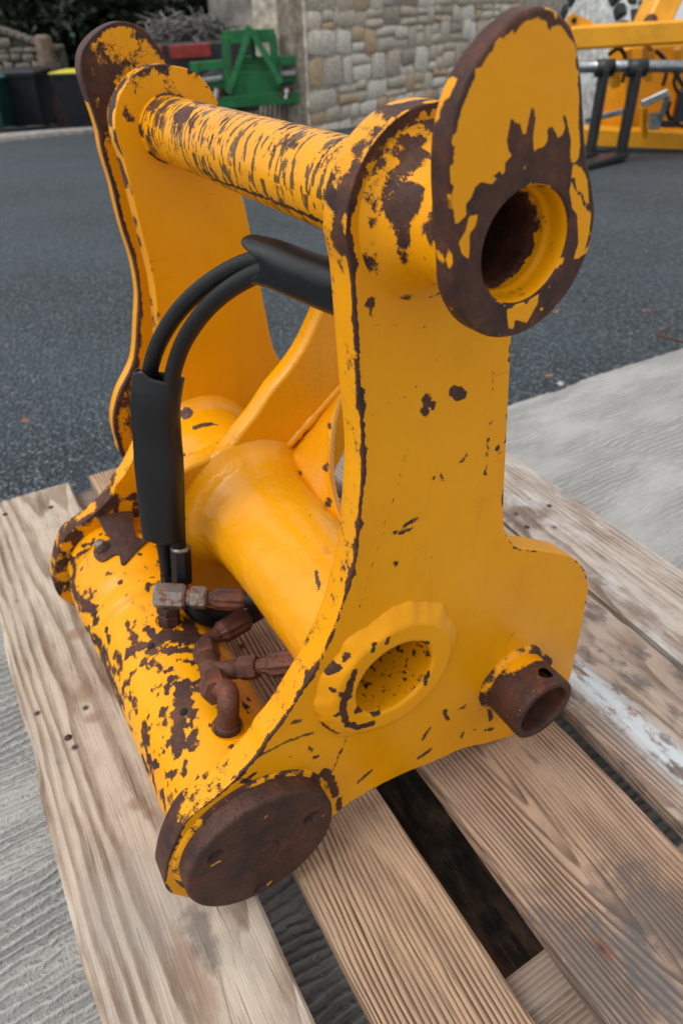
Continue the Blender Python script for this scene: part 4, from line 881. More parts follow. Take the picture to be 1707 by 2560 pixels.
ferrule('hose_ferrule', f0, f0+fdir*.15, .043, M['rust_fit'])
pipe('hydraulic_hose', [f0+fdir*.13, f0+fdir*.25, f0+fdir*.36, f0+fdir*.55+[0,0,-.03]], .030, M['rubber'])
MB().tube([W(f0+fdir*.19), W(f0+fdir*.27)], .0306*U, 18, cap=False).build('hose_tape', M['red_tape'], hitch, True)
# hoses rising from the housing to the guide sleeve behind the near plate
hA = [X3((424,1478),1.92), X3((415,1400),1.93), X3((400,1300),1.93), X3((385,1130),1.95), X3((372,990),1.95), X3((385,890),1.93), X3((430,800),1.88), X3((500,725),1.80), X3((590,668),1.70), X3((670,648),1.60), X3((760,665),1.46), X3((850,700),1.33)]
hB = [X3((452,1500),1.86), X3((452,1430),1.87), X3((446,1330),1.88), X3((440,1150),1.88), X3((425,1000),1.87), X3((442,900),1.85), X3((480,820),1.80), X3((545,745),1.72), X3((630,690),1.62), X3((700,674),1.53), X3((790,692),1.40), X3((860,725),1.28)]
pipe('hydraulic_hose', hA, .0245, M['rubber'], 20); pipe('hydraulic_hose', hB, .0245, M['rubber'], 20)
# crimped ends of those hoses
pipe('hose_crimp', [X3((452,1372),1.875), X3((456,1452),1.865)], .037, M['sleeve'], 8, .1, False); pipe('hose_crimp', [X3((424,1432),1.925), X3((427,1490),1.92)], .034, M['sleeve'], 8, .1, False)
MB().tube([W(X3((451,1366),1.876)), W(X3((451,1373),1.875))], .034*U, 18).build('crimp_ring', M['zinc'], hitch, True)
pipe('hydraulic_hose', [X3((470,1500),1.84), X3((500,1535),1.80), X3((545,1545),1.80), X3((600,1535),1.82)], .034, M['rubber'], 16)
def sleeve_shell(name, path, ra, rb, side, ragged, seed, lip=None):
    """soft plastic guard: oval tube round the hoses, open at both ends"""
    P = catmull(np.asarray(path), .015, False); N = len(P); n = 56; V = []
    T_ = np.gradient(P, axis=0); T_ /= np.linalg.norm(T_, axis=1)[:,None]
    for inner in (0, 1):
        for i in range(N):
            s_ = side-T_[i]*(side @ T_[i]); s_ /= np.linalg.norm(s_); w_ = np.cross(T_[i], s_); f = i/(N-1)
            a_, b_ = np.interp(f, np.linspace(0, 1, len(ra)), ra)-inner*.0065, np.interp(f, np.linspace(0, 1, len(rb)), rb)-inner*.0065
            for k in range(n):
                t = 2*math.pi*k/n; c_, s2 = math.cos(t), math.sin(t); e_ = .62
                q_ = P[i]+a_*np.sign(c_)*abs(c_)**e_*s_+b_*np.sign(s2)*abs(s2)**.9*w_
                q_ = q_+(s_*math.cos(t)+w_*math.sin(t))*(.005*(vnoise(np.array([[i*.12, math.cos(t)*1.5, math.sin(t)*1.5]]), seed)[0]-.5))
                endf = max(0, 1-i/6)*ragged[0]+max(0, 1-(N-1-i)/6)*ragged[1]
                q_ = q_+T_[i]*endf*(vnoise(np.array([[math.cos(t)*2.2, math.sin(t)*2.2, seed]]), seed)[0]-.5)
                if lip: q_ = q_-T_[i]*max(0, 1-i/9)*lip(t)
                V.append(q_)
    V = np.array(V); M_ = N*n; F = []
    for i in range(N-1):
        for k in range(n):
            j = (k+1) % n; a = i*n; F += [(a+k, a+j, a+n+j, a+n+k), (M_+a+n+k, M_+a+n+j, M_+a+j, M_+a+k)]
    for k in range(n):
        j = (k+1) % n; e = (N-1)*n; F += [(j, k, M_+k, M_+j), (e+k, e+j, M_+e+j, M_+e+k)]
    o = mesh_np(name, W(V), F, M['sleeve'], hitch, True)
    bm = bmesh.new(); bm.from_mesh(o.data); bmesh.ops.recalc_face_normals(bm, faces=bm.faces); bm.to_mesh(o.data); bm.free(); return o
RT = CAM[:,0]
sleeve_shell('hose_guard', [X3((410,1345),1.90), X3((402,1240),1.90), X3((394,1100),1.91), X3((390,1010),1.90), X3((398,940),1.90)], [.070,.074,.077,.075,.076], [.036,.041,.046,.043,.042], RT, (.01, .03), 4)
sleeve_shell('hose_guard', [X3((652,652),1.60), X3((690,662),1.55), X3((760,690),1.45), X3((840,720),1.34), X3((900,740),1.26)], [.058,.056,.055,.056,.055], [.050,.050,.051,.053,.053], np.array([0,0,1.]), (.02, .0), 9, lambda t: .028*max(0, math.cos(t))**.7-.050*math.exp(-((t-1.45)/.42)**2)+.012*math.exp(-((t-2.6)/.5)**2))

# ================================================================== BACKGROUND
def bgmat(): pass
M['green'] = simple('green_machine_paint', (.008, .135, .034), .4, 0, 6, .25); M['bgyellow'] = simple('yellow_loader_paint', (.78, .34, .008), .38, 0, 5, .12)
M['black'] = simple('black_fork_steel', (.012, .013, .015), .45, 0, 12, .4); M['chrome'] = simple('bright_rod', (.34, .36, .36), .32, .9, 30, .3)
M['tine'] = simple('rusty_tine', (.09, .035, .02), .7, .2, 20, .5); M['white_cap'] = simple('white_cap', (.75, .75, .75), .5)
M['bin_black'] = simple('black_bin_plastic', (.012, .014, .018), .5, 0, 4, .3); M['bin_green'] = simple('dark_green_bin_plastic', (.006, .045, .035), .5, 0, 4, .3); M['lid'] = simple('yellow_lid_plastic', (.62, .55, .05), .5)
M['gwood'] = simple('grey_weathered_wood', (.20, .195, .20), .85, 0, 14, .35); M['mortar'] = simple('lime_mortar', (.40, .35, .28), .95, 0, 8, .4, .6)
M['trailer'] = simple('dark_trailer_sheet', (.02, .021, .023), .6, 0, 5, .4); M['red'] = simple('red_rail_paint', (.26, .02, .014), .5, 0, 8, .3)
M['tyre'] = simple('tyre_rubber', (.018, .020, .023), .75, 0, 10, .4); M['tread'] = simple('pale_white_tread', (.42, .43, .42), .9, 0, 14, .4)
M['leaf'] = simple('dark_yew_leaf', (.011, .021, .009), .7, 0, 2, .5); M['bark'] = simple('tree_bark', (.05, .038, .028), .9, 0, 12, .4); M['twig'] = simple('lichen_twig', (.17, .165, .15), .9, 0, 9, .4)
stone_m = [simple('wall_stone_%d' % i, c, .92, 0, 9, .28, .5) for i, c in enumerate([(.60,.52,.40), (.68,.61,.50), (.52,.45,.35), (.56,.41,.25), (.38,.32,.25), (.72,.67,.57), (.55,.49,.40)])]
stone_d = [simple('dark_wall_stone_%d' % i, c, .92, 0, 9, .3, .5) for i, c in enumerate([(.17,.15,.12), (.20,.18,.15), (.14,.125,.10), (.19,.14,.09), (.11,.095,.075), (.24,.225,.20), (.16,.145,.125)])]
DARK_WALL = False
stone_mesh = []
for k in range(10):
    bm = bmesh.new(); bmesh.ops.create_cube(bm, size=1)
    for v in bm.verts: v.co += Vector((random.uniform(-.11, .11), random.uniform(-.06, .06), random.uniform(-.13, .13)))
    bmesh.ops.subdivide_edges(bm, edges=bm.edges[:], cuts=1, use_grid_fill=True)
    for v in bm.verts:
        if v.co.length > .45: v.co *= 1-.10*(v.co.length-.45)/.4
        v.co += Vector((random.uniform(-.035, .035), random.uniform(-.03, .03), random.uniform(-.04, .04)))
    for f in bm.faces: f.smooth = True
    me = bpy.data.meshes.new('stone'); bm.to_mesh(me); bm.free()
    stone_mesh.append(me)
def stone_obj(parent, p0, c, size, R, big=False, dark=False):
    me = random.choice(stone_mesh).copy() if False else random.choice(stone_mesh)
    o = bpy.data.objects.new('stone', me); COL.objects.link(o); o.parent = parent
    o.matrix_local = Matrix.Translation(Vector(c)-Vector(p0)+Vector((0, 0, random.uniform(-.02, .02)))) @ Matrix.Rotation(random.uniform(-.06, .06), 4, Vector(np.asarray(R)[:,1])) @ Matrix(np.asarray(R).tolist()).to_4x4() @ Matrix.Diagonal((*size, 1))
    if not me.materials: me.materials.append(None)
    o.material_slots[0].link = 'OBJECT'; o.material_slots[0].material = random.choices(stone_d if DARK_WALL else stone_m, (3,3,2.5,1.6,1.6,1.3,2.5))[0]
    return o
def rubble(parent, p0, base, along, length, height, depth, hs, ls, quoin=None, maxn=300, top=None):
    along = np.asarray(along)/np.linalg.norm(along); nrm = np.array([-along[1], along[0], 0]); R = np.stack([along, nrm, [0,0,1]], 1)
    z = 0; row = 0; cnt = 0
    while z < height:
        h = random.uniform(*hs); s = -random.uniform(0, ls[0])
        if quoin and row % 1 == 0 and z < height: 
            if row % 3 == 0: h = quoin[1]
        while s < length:
            l = random.uniform(*ls)
            if quoin and s <= 0: l = quoin[0] if row % 2 == 0 else quoin[0]*.5; s = 0
            sc_ = s+l/2; zz = z+h/2
            if (top is None or zz < top(sc_)) and cnt < maxn and s+l < length+.1:
                if h > .22 and (not quoin or s > .1) and random.random() < .6:      # two thin stones one above the other
                    k = random.uniform(.35, .65)
                    for a_, b_ in ((0, k), (k, 1)):
                        stone_obj(parent, p0, base+along*sc_+np.array([0,0,z+h*(a_+b_)/2])-nrm*0, (l-.004, depth*random.uniform(.8, 1.2), h*(b_-a_)-.004), R); cnt += 1
                else:
                    stone_obj(parent, p0, base+along*sc_+np.array([0,0,zz]), (l-.004, depth*random.uniform(.85, 1.2), h-.004), R); cnt += 1
            s += l
        z += h; row += 1
# --- stone building behind, corner nearest at left
WC = on_ground([(783, 326)])[0]; WD = np.array([.42, -.907, 0]); WN = np.array([WD[1], -WD[0], 0])
if WN @ -HEAD < 0: WN = -WN
house = tag(empty('stone_building', WC), 'old rubble stone building wall with pale corner stones', 'building')
b_ = MB(); Lw = 12.; b_.box(WC+WD*Lw/2-WN*.30+[0,0,1.5], (Lw, .5, 4.2), np.stack([WD, np.cross([0,0,1], WD), [0,0,1]], 1)); b_.build('wall', M['mortar'], house, off=WC)
b_ = MB(); b_.box(WC-WN*.55+WD*.25+[0,0,1.5], (.5, .9, 4.2), np.stack([WD, np.cross([0,0,1], WD), [0,0,1]], 1)); b_.build('end_wall', M['mortar'], house, off=WC)
rubble(house, WC, WC-WN*.09-[0,0,.35], WD, 7.5, 2.6, .13, (.15, .36), (.22, .66), quoin=(.72, .38))
# --- weathered timber boards closing the gap left of the building
def boards_thing(name, label, cat, pxs, ytop, ybot, hd, mat, w=None):
    pts = at_head([(p_, ytop) for p_ in pxs], hd); ptb = at_head([(p_, ybot) for p_ in pxs], hd); r = empty(name, ptb[0])
    for i in range(len(pxs)-1):
        a, b2 = (pts[i]+pts[i+1])/2, (ptb[i]+ptb[i+1])/2; a = np.array([b2[0], b2[1], a[2]]); wd = np.linalg.norm(pts[i+1]-pts[i])
        bb = MB(); bb.bar(b2+HEAD*random.uniform(-.01, .01), a+[0,0,random.uniform(-.05, .05)], max(.03, wd-.04), .03, up=HEAD); bb.build('board', mat, r, off=ptb[0])
    return tag(r, label, cat), pts, ptb
gate, gp_, gb_ = boards_thing('timber_gate', 'grey weathered vertical timber boards left of the stone building', 'gate', [662, 676, 690, 704, 718, 732, 745, 757], -160, 92, 12.6, M['gwood'])
o_ = MB().bar(at_head([(655, 88)], 12.55)[0], at_head([(760, 82)], 12.55)[0], .06, .1).build('rail', M['gwood'], gate, off=gate.location)
post = MB().bar(at_head([(763, 330)], 12.3)[0], at_head([(748, -160)], 12.3)[0], .14, .12).build('gate_post', M['gwood'], None); tag(post, 'grey timber gate post standing at the building corner', 'post')
br = MB().bar(at_head([(693, 140)], 12.75)[0], at_head([(712, 88)], 12.75)[0], .05, .05).build('brace', M['gwood'], gate, off=gate.location)
# --- plastered wall behind the machines
pw = MB(); a_, c_ = at_head([(540, 60)], 17.5)[0], at_head([(770, 60)], 16.5)[0]; a_[2] = c_[2] = .6
pw.bar(a_, c_, .4, 4.4); o_ = pw.build('rendered_wall', simple('stained_render', (.25, .235, .21), .9, 0, 1.6, .45, .3), None); tag(o_, 'stained grey rendered wall behind the green implement', 'wall')
# --- green implement
HG = 11.9
def gpt(px, dd=0): return at_head([px], HG+dd)[0]
cg = (360, 0, 440/1568); G = lambda x, y, dd=0: gpt((cg[0]+cg[2]*x, cg[1]+cg[2]*y), dd)
impl = tag(empty('green_implement', on_ground([(640, 312)])[0]), 'green tractor cultivator with triangular headstock standing before the wall', 'farm implement'); IO = np.array(impl.location)
def gbar(name, a, b, w, h, mat=M['green'], dd=(0, 0), up=(0,0,1)):
    return MB().bar(G(*a, dd[0]), G(*b, dd[1]), w, h, up).build(name, mat, impl, False, .004, 1, off=IO)
gbar('frame_post', (455,560), (490,960), .09, .12); gbar('frame_post', (1375,510), (1420,860), .07, .10); gbar('frame_leg', (1425,820), (1450,1130), .05, .08)
gbar('frame_rail', (415,595), (720,570), .1, .11); gbar('frame_rail', (1190,545), (1395,530), .1, .11); gbar('frame_rail', (480,745), (730,735), .08, .12); gbar('frame_rail', (1200,690), (1390,680), .08, .12)
gbar('lower_beam', (500,930), (1420,860), .12, .14)
gbar('front_panel', (800,765), (1215,765), .05, .36); gbar('mid_beam', (830,640), (1180,640), .06, .17, dd=(.1,.1)); gbar('mid_beam', (860,545), (1150,540), .08, .12, dd=(.2,.2))
gbar('headstock_post', (725,320), (760,800), .10, .16, up=HEAD); gbar('headstock_post', (1145,300), (1180,780), .10, .16, up=HEAD); gbar('headstock_rail', (700,330), (1165,315), .12, .16)
gbar('drawbar', (945,270), (755,830), .08, .10, dd=(-.25,-.3), up=HEAD); gbar('drawbar', (955,270), (1225,740), .08, .10, dd=(-.25,-.3), up=HEAD); gbar('top_link', (925,300), (960,250), .12, .14, dd=(-.25,-.25))
gbar('link_stay', (960,300), (985,520), .05, .06, dd=(-.1, .1))
for p_, q_ in (((515,720),(700,690)), ((1215,660),(1350,650))): gbar('support_rod', p_, q_, .05, .055, M['chrome'], (-.08,-.08))
for k, xk in enumerate((525, 565, 610, 645, 685, 1240, 1275, 1310)):
    gbar('spring_tine', (xk, 790), (xk-12, 880), .05, .05, M['white_cap'] if k in (0, 1, 3, 6) else M['tine'], (-.02, -.05))
for k in range(20): gbar('harrow_tine', (560+42*k, 930-3*k), (552+42*k, 1110-k), .018, .022, M['tine'], (.12, .05))
# --- dark trailer with red rail left of it
trl = tag(empty('farm_trailer', on_ground([(440, 300)])[0]), 'dark trailer with red rail and black tyre half hidden behind the hitch', 'trailer'); TO = np.array(trl.location); HT = 14.2
tp = lambda x, y, dd=0: at_head([(x, y)], HT+dd)[0]
MB().box(tp(470, 190, .9), (2.6, 1.5, 1.05), np.stack([RIGHT, HEAD, [0,0,1]], 1)).build('trailer_body', M['trailer'], trl, False, .02, 2, off=TO)
MB().bar(tp(384, 122), tp(407, 124), .06, .11).build('red_rail', M['red'], trl, False, .01, 1, off=TO); MB().bar(tp(425, 131), tp(528, 124), .06, .20).build('red_rail', M['red'], trl, False, .01, 1, off=TO)
for px in (415, 545):
    c_ = tp(px, 235, -.05); MB().tube([c_+HEAD*t for t in (-.12, -.10, .10, .12)], [.30, .36, .36, .30], 28).build('tyre', M['tyre'], trl, True, off=TO); MB().tube([c_-HEAD*.125, c_+HEAD*.1], .19, 20).build('wheel_hub', M['trailer'], trl, True, off=TO)
# brush heap behind the trailer
def twigs():
    c0_ = at_head([(400, 92), (545, 78)], 15.6); b_ = MB()
    for _ in range(420):
        t = random.random(); c_ = c0_[0]*(1-t)+c0_[1]*t+np.array([random.gauss(0,.12), random.gauss(0,.15), random.gauss(0,.10)*(1.2-t*.6)]); d = RNG.normal(size=3)*[.22,.22,.13]
        b_.tube([c_-d, c_+d*.2+RNG.normal(size=3)*.03, c_+d], [.016, .014, .006], 4, cap=False)
    base = at_head([(470, 300)], 15.6)[0]
    o = b_.build('brushwood_heap', M['twig'], None, False); tag(o, 'heap of pale lichen-covered brushwood behind the trailer', 'brushwood', kind='stuff')
    return o
twigs()
# --- left boundary wall, pier and bins
WLb = on_ground([(-60, 322), (170, 314)]); dL = WLb[1]-WLb[0]; dL[2] = 0; LL = np.linalg.norm(dL); dL /= LL; nL = np.array([-dL[1], dL[0], 0]); nL = nL if nL @ HEAD > 0 else -nL
back = .75
wl0 = WLb[0]+nL*back-dL*1.2; wl0[2] = WLb[0][2]-.1
bw = tag(empty('boundary_wall', wl0), 'low lichen-grey rubble wall with sloping top at the far left', 'wall')
def ztop(s_):
    q_ = wl0+dL*s_; px = on_px((q_-[0,0,CZ])[None])[0]; t = (px[0])/165.; ytop = np.interp(px[0], [-80, 0, 90, 165], [20, 56, 88, 122]); d = sight([(px[0], ytop)])[0]
    return CZ+d[2]*(np.hypot(q_[0], q_[1])/np.hypot(d[0], d[1]))-wl0[2]
S_ = np.linspace(0, LL+1.2, 24); V = []
for s_ in S_:
    for off_ in (.06, .42):
        for z_ in (-.3, ztop(s_)-.02): V.append(wl0+dL*s_+nL*off_+[0,0,z_]-wl0)
F = []
for i in range(len(S_)-1):
    a = i*4; F += [(a, a+4, a+5, a+1), (a+2, a+3, a+7, a+6), (a+1, a+5, a+7, a+3)]
F += [(0,1,3,2), ((len(S_)-1)*4, (len(S_)-1)*4+2, (len(S_)-1)*4+3, (len(S_)-1)*4+1)]
mesh_np('wall_core', V, F, simple('dark_mortar', (.10, .09, .07), .95, 0, 8, .4, .6), bw, False)
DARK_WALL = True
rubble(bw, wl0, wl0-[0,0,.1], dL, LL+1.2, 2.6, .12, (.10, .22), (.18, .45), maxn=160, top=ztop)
for i in range(len(S_)-1):
    a, b2 = S_[i], S_[i+1]; m_ = MB(); m_.bar(wl0+dL*a+nL*.22+[0,0,ztop(a)+.03], wl0+dL*(b2-.01)+nL*.22+[0,0,ztop(b2)+.03], .5, .09); m_.build('coping_stone', stone_d[2], bw, False, .02, 1, off=wl0)
pb = on_ground([(150, 312)])[0]+nL*.25
pier = MB(); pier.tube([pb-[0,0,.1], pb+[0,0,.5], pb+[0,0,1.1], pb+[0,0,1.46], pb+[0,0,1.5]], [.20, .18, .185, .17, .10], 7); o_ = pier.build('stone_pier', simple('brown_pier_stone', (.15, .11, .085), .9, 0, 5, .4, .5), None, False, .02, 1); tag(o_, 'tall brown gate pier stone between the black bins', 'pier')
def bin_(px0, px1, pyb, pyt, mat, lidmat, label, dome=.05):
    b0 = on_ground([((px0+px1)/2, pyb)])[0]; wpx = on_ground([(px0, pyb), (px1, pyb)]); w = np.linalg.norm(wpx[1]-wpx[0]); d = sight([((px0+px1)/2, pyt)])[0]
    h = CZ+d[2]*np.hypot(b0[0], b0[1])/np.hypot(d[0], d[1])-b0[2]; r = empty('wheelie_bin', b0); R = np.stack([RIGHT, HEAD, [0,0,1]], 1)
    def ring(z, sx_, sy_): return [R @ np.array([a*sx_/2, b2*sy_/2, z]) for a, b2 in ((-1,-1),(1,-1),(1,1),(-1,1))]
    hb_ = h*.90; V = ring(.06, w*.78, w*.85)+ring(hb_, w*.97, w*1.15)+ring(hb_, w*1.04, w*1.22)+ring(hb_+.05, w*1.04, w*1.22)
    F = [(3,2,1,0)]+[(k*4+i, k*4+(i+1) % 4, k*4+4+(i+1) % 4, k*4+4+i) for k in range(3) for i in range(4)]
    m_ = MB(); m_.add(V, F); m_.build('body', mat, r, False, .015, 2)
    m_ = MB(); m_.add(ring(hb_+.052, w*1.07, w*1.26)+ring(hb_+.075, w*1.07, w*1.26)+ring(h+dome*.5, w*.8, w*.9), [(3,2,1,0)]+[(k*4+i, k*4+(i+1) % 4, k*4+4+(i+1) % 4, k*4+4+i) for k in range(2) for i in range(4)]+[(8,9,10,11)]); m_.build('lid', lidmat, r, False, .012, 2)
    for s_ in (-1, 1):
        c_ = R @ np.array([s_*w*.36, w*.5, .10]); m_ = MB(); m_.tube([c_-RIGHT*.025, c_+RIGHT*.025], .10, 20); m_.build('wheel', M['tyre'], r, False)
    m_ = MB(); m_.bar(R @ np.array([-w*.4, w*.66, hb_+.02]), R @ np.array([w*.4, w*.66, hb_+.02]), .03, .03); m_.build('handle', mat, r)
    tag(r, label, 'bin', 'wheelie bins by the boundary wall')
bin_(-46, 28, 324, 188, M['bin_green'], simple('teal_lid', (.02, .14, .13), .5), 'dark green wheelie bin at the left edge of the picture'); bin_(52, 124, 317, 172, M['bin_black'], M['bin_black'], 'black wheelie bin with black lid standing before the boundary wall'); bin_(186, 254, 313, 172, M['bin_black'], M['lid'], 'black wheelie bin with bright yellow lid beside the brown pier', dome=.0)
# concrete kerb strip along the far side of the yard
ks = on_ground([(-80, 345), (0, 340), (120, 330), (240, 322), (330, 316)]); kn = on_ground([(-80, 358), (0, 352), (120, 339), (240, 327), (330, 318)])
V = [tuple(p_+[0,0,.03]) for p_ in kn]+[tuple(p_+[0,0,.035]) for p_ in ks]+[tuple(p_-[0,0,.1]) for p_ in kn]; n = 5
mesh_np('kerb_strip', V, [(i, i+1, n+i+1, n+i) for i in range(n-1)]+[(2*n+i, 2*n+i+1, i+1, i) for i in range(n-1)], simple('worn_kerb_concrete', (.30, .27, .245), .9, 0, 6, .3, .3))
bpy.data.objects['kerb_strip']['kind'] = 'structure'; bpy.data.objects['kerb_strip']['label'] = 'worn pale kerb strip in front of the bins'
# --- trees
def tree(px, py, hd, crown, n, label, seed):
    rg = np.random.default_rng(seed); c_ = at_head([(px, py)], hd)[0]; g_ = gz(c_[0], c_[1]); base = np.array([c_[0], c_[1], g_]); r = empty('yew_tree', base)
    m_ = MB(); m_.tube([np.zeros(3)-[0,0,.2], np.array([.05,.03,1.2]), np.array([-.05,.1,2.6]), np.array([0,0,c_[2]-g_+crown[2]*.3])], [.34, .26, .2, .06], 9)
    for k in range(9):
        a = rg.uniform(0, 6.28); z0 = rg.uniform(1.5, 3.2); e = np.array([math.cos(a)*crown[0]*.7, math.sin(a)*crown[1]*.7, z0+rg.uniform(.2, 1.6)]); m_.tube([np.array([0,0,z0]), e*.5+[0,0,z0*.5], e], [.09, .06, .02], 5, cap=False)
    m_.build('trunk', M['bark'], r, True)
    cl = rg.normal(size=(90, 3)); cl /= np.linalg.norm(cl, axis=1)[:,None]; cl *= rg.uniform(.25, 1, (90, 1))**.5
    idx = rg.integers(0, 90, n); P = cl[idx]*crown+rg.normal(size=(n, 3))*np.array([.30, .30, .22])+[0,0,c_[2]-g_]
    A = rg.normal(size=(n, 3)); A /= np.linalg.norm(A, axis=1)[:,None]; B = np.cross(A, rg.normal(size=(n, 3))); B /= np.linalg.norm(B, axis=1)[:,None]
    s1 = rg.uniform(.05, .14, (n, 1)); s2 = s1*.55
    V = np.stack([P-A*s1, P+B*s2, P+A*s1, P-B*s2], 1).reshape(-1, 3); F = np.arange(n*4).reshape(-1, 4)
    mesh_np('crown', V, F, M['leaf'], r, False); tag(r, label, 'tree', 'dark evergreen trees behind the yard wall')
tree(60, 10, 19.5, (2.6, 2.6, 1.9), 26000, 'dark evergreen tree behind the far left boundary wall', 1)
tree(300, -10, 20.5, (2.6, 2.6, 1.75), 26000, 'dark evergreen tree directly behind the far lug of the hitch', 2)
tree(500, 0, 21.5, (2.0, 2.2, 1.7), 20000, 'dark evergreen tree beside the stained rendered wall', 3)
tree(170, -130, 22.5, (3.6, 3, 2.4), 24000, 'tall dark evergreen tree between and behind the nearer two', 4)
# --- yellow loader with forks at the right
cl4 = (1370, 0, 337/1568); HLd = 7.9
Lp = lambda x, y, hd=HLd: at_head([(cl4[0]+cl4[2]*x, cl4[1]+cl4[2]*y)], hd)[0]
ldr = tag(empty('yellow_loader', on_ground([(1620, 372)])[0]), 'yellow loader with black pallet forks on a bright rod at the right', 'loader'); LO = np.array(ldr.location)
def lb(name, a, b, w, h, mat, hd=(HLd, HLd), up=(0,0,1), bev=.006): return MB().bar(Lp(*a, hd[0]), Lp(*b, hd[1]), w, h, up).build(name, mat, ldr, False, bev, 1, off=LO)
lb('cross_beam', (230,445), (2100,330), .16, .17, M['bgyellow'], (7.0, 6.9), bev=.02)
lb('lift_arm', (1150,380), (1520,-420), .22, .30, M['bgyellow'], (7.15, 7.4), up=HEAD, bev=.02)
pin = MB().tube([Lp(1185,250,6.93), Lp(1185,250,7.0)], .055, 18).build('pivot_pin', M['tine'], ldr, True, off=LO)
m_ = MB(); tri = [Lp(*p_, 6.98) for p_ in ((215,330),(235,190),(290,150),(510,250),(525,345))]; V = [p_-LO for p_ in tri]+[p_+HEAD*.05-LO for p_ in tri]
mesh_np('bracket', V, [(0,1,2,3,4), (9,8,7,6,5)]+[(i, 5+i, 5+(i+1) % 5, (i+1) % 5) for i in range(5)], M['bgyellow'], ldr, False); MB().tube([Lp(300,235,6.96), Lp(300,235,6.99)], .022, 14).build('bracket_hole', M['dark'], ldr, True, off=LO)
lb('back_panel', (640,1080), (2200,1010), .06, .72, M['bgyellow'], (7.75, 7.5)); lb('lower_blade', (380,1570), (2200,1640), .30, .14, M['bgyellow'], (7.55, 7.2))
lb('panel_rib', (770,720), (770,1000), .07, .10, M['bgyellow'], (7.1, 7.15), up=HEAD); lb('panel_rib', (915,560), (915,1500), .06, .08, M['bgyellow'], (7.5, 7.6), up=HEAD); lb('panel_rib', (1110,1230), (1110,1600), .05, .07, M['bgyellow'], (7.2, 7.3), up=HEAD); lb('panel_rib', (1500,560), (1500,1500), .06, .08, M['bgyellow'], (7.4, 7.5), up=HEAD); lb('lug', (1170,560), (1130,900), .06, .14, M['bgyellow'], (7.0, 7.1), up=HEAD)
lb('chassis_body', (680,760), (2300,640), .7, .62, M['bgyellow'], (8.2, 7.9), bev=.03)
for hp_ in ([(700,640),(820,560),(900,700),(860,960)], [(1180,640),(1260,600),(1380,760),(1330,1000)], [(1420,1180),(1380,1300),(1450,1420),(1600,1480)], [(1500,700),(1460,820),(1560,980),(1650,1150)]):
    MB().tube(catmull(np.array([Lp(*p_, 7.05) for p_ in hp_]), .03, False), .018, 8).build('hose', M['black'], ldr, True, off=LO)
MB().tube([Lp(330,775,6.75), Lp(1000,770,6.68), Lp(2100,770,6.55)], .045, 20).build('fork_rod', M['chrome'], ldr, True, off=LO)
def fork(x0, x1, ytop, ybot, hd, tipy, tipx, label):
    r = tag(empty('pallet_fork', on_ground([(cl4[0]+cl4[2]*(x0+x1)/2, cl4[1]+cl4[2]*ybot)])[0]), label, 'fork', 'black pallet forks on the loader'); o0 = np.array(r.location)
    a, b2 = Lp((x0+x1)/2, ytop, hd), Lp((x0+x1)/2-35, ybot, hd)
    b2[0], b2[1] = a[0], a[1]
    MB().bar(a, b2, .05, .15, up=HEAD).build('shank', M['black'], r, False, .008, 1, off=o0)
    tip = b2+(RIGHT*-.85+HEAD*-.9)/1.24*1.05; tip[2] = gz(tip[0], tip[1])+.0; e = b2.copy(); e[2] = gz(e[0], e[1])+.03
    MB().bar(e+(RIGHT*.85+HEAD*.9)/1.24*.02, tip, .14, .045).build('blade', M['black'], r, False, .008, 1, off=o0)
    MB().tube([a+RIGHT*-.07+[0,0,.0], a+RIGHT*.07], .065, 18).build('hook', M['black'], r, True, off=o0)
fork(590, 720, 790, 1830, 6.7, 0, 0, 'left black pallet fork nearest the hitch lug'); fork(960, 1110, 790, 1900, 6.6, 0, 0, 'right black pallet fork on the bright rod')
lb('grey_rod', (430,1400), (890,1290), .04, .045, M['chrome'], (7.0, 6.95)); lb('grey_rod', (1080,1215), (1390,1075), .05, .06, M['chrome'], (6.9, 6.85)); lb('link_bar', (1390,1100), (1300,1390), .04, .05, M['chrome'], (6.88, 6.9)); lb('valve_block', (1170,1410), (1290,1400), .1, .13, M['chrome'], (6.95, 6.95)); lb('valve_pipe', (1290,1440), (1520,1440), .05, .05, M['black'], (6.95, 6.9)); lb('valve_block', (1480,1230), (1760,1210), .2, .24, M['black'], (6.95, 6.9))
Pq = catmull(np.array([Lp(1540,830,6.6), Lp(1465,910,6.62), Lp(1470,1010,6.65), Lp(1520,1090,6.8)]), .03, False); MB().tube(Pq, .014, 8).build('hose', M['black'], ldr, True, off=LO)
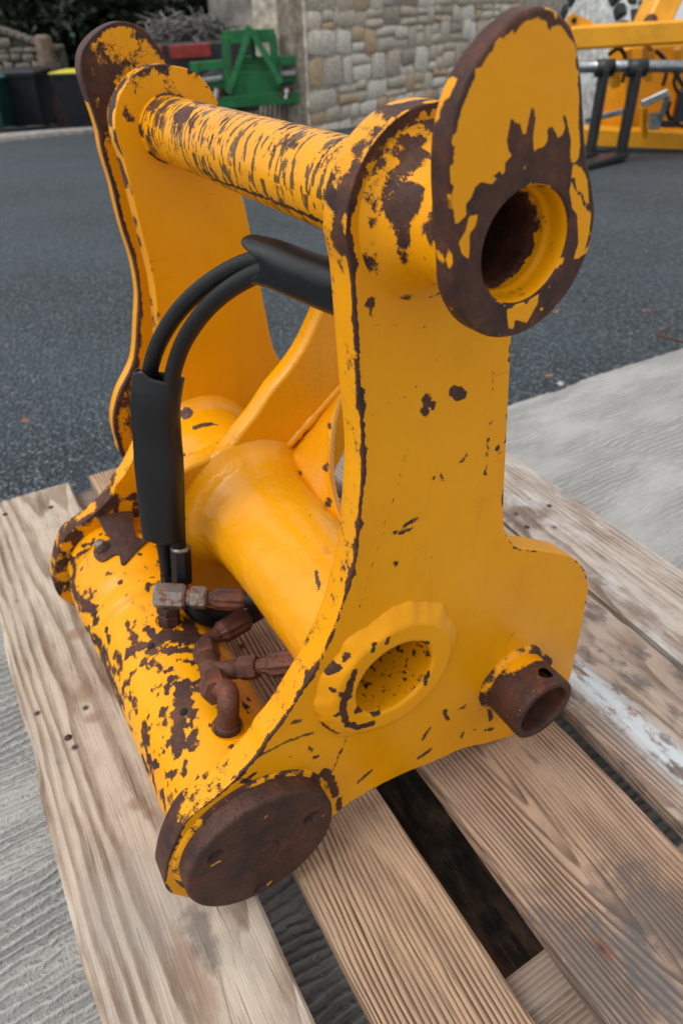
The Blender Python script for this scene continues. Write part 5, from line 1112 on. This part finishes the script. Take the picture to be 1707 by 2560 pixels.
# tyre with pale tread lugs behind the loader frame
tyc = Lp(560, 760, 8.6); ty = tag(empty('loader_tyre', np.array([tyc[0], tyc[1], gz(tyc[0], tyc[1])])), 'large tyre with pale tread blocks behind the loader frame', 'tyre'); yo = np.array(ty.location); axd = RIGHT*.97+HEAD*.24; axd /= np.linalg.norm(axd); RR = .72; tyc[2] = yo[2]+RR
m_ = MB(); tw = .42; m_.tube([tyc+axd*t for t in (-tw/2, -tw/2+.05, -.1, .1, tw/2-.05, tw/2)], [RR*.72, RR*.93, RR, RR, RR*.93, RR*.72], 48).build('tyre_carcass', M['tread'], ty, True, off=yo)
fw = np.cross([0,0,1], axd)
for k in range(26):
    a = 2*math.pi*k/26
    for row, s_ in enumerate((-.16, -.05, .06, .17)):
        aa = a+(row % 2)*math.pi/26; d = fw*math.cos(aa)+np.array([0,0,1])*math.sin(aa); t_ = -fw*math.sin(aa)+np.array([0,0,1])*math.cos(aa)
        mm = MB(); mm.box(tyc+d*(RR-.01-abs(s_)*.25)+axd*s_, (.085, .115, .10), np.stack([axd, t_, d], 1)); mm.build('tread_gap', M['tyre'], ty, False, .02, 2, off=yo)
# --- small things lying about
wp = [on_ground([p_])[0]+[0,0,.006] for p_ in ((1672,822), (1655,832), (1640,841), (1665,848), (1690,856), (1720,864))]
MB().tube(catmull(np.array(wp), .02, False), .0035, 8).build('rusty_wire', M['tine'], None, True); tag(bpy.data.objects['rusty_wire'], 'bent rusty wire on the asphalt at the right edge', 'wire')
M['dryleaf'] = simple('dry_leaf', (.30, .11, .06), .8, 0, 60, .4); M['pebble'] = simple('pale_pebble', (.42, .40, .37), .8, 0, 60, .3)
for i, (px, lab) in enumerate([((1388,787), 'curled orange leaf just right of the near lug'), ((1370,948), 'dry reddish leaf near the slab edge'), ((1612,784), 'small dry leaf farthest right on the asphalt'), ((68,1060), 'dry brown leaf on asphalt at the left')]):
    g_ = on_ground([px])[0]; rg = np.random.default_rng(i); a = rg.uniform(0, 3); V = []; nn = 7; s_ = .016
    for u_ in range(nn):
        for v_ in range(3):
            x = (u_/(nn-1)-.5)*2; wv_ = (1-x*x)*.45*(v_-1); V.append((s_*(x*math.cos(a)-wv_*math.sin(a)), s_*(x*math.sin(a)+wv_*math.cos(a)), .006+s_*(.35*x*x+.25*abs(v_-1)*(1-x*x))))
    F = [(u_*3+v_, u_*3+v_+1, u_*3+v_+4, u_*3+v_+3) for u_ in range(nn-1) for v_ in range(2)]
    o_ = mesh_np('dry_leaf', V, F, M['dryleaf'], None, True); o_.location = g_; sm_ = o_.modifiers.new('thick', 'SOLIDIFY'); sm_.thickness = .0006; tag(o_, lab, 'leaf', 'dry leaves on the yard')
o_ = None
g_ = on_ground([(1400, 962)])[0]; bm = bmesh.new(); bmesh.ops.create_icosphere(bm, subdivisions=2, radius=.009)
for v in bm.verts: v.co *= random.uniform(.8, 1.15); v.co.z *= .6
me = bpy.data.meshes.new('pebble'); bm.to_mesh(me); bm.free(); o_ = link('pebble', me, M['pebble']); o_.location = g_+[0,0,.003]; tag(o_, 'pale pebble at the slab edge', 'pebble')
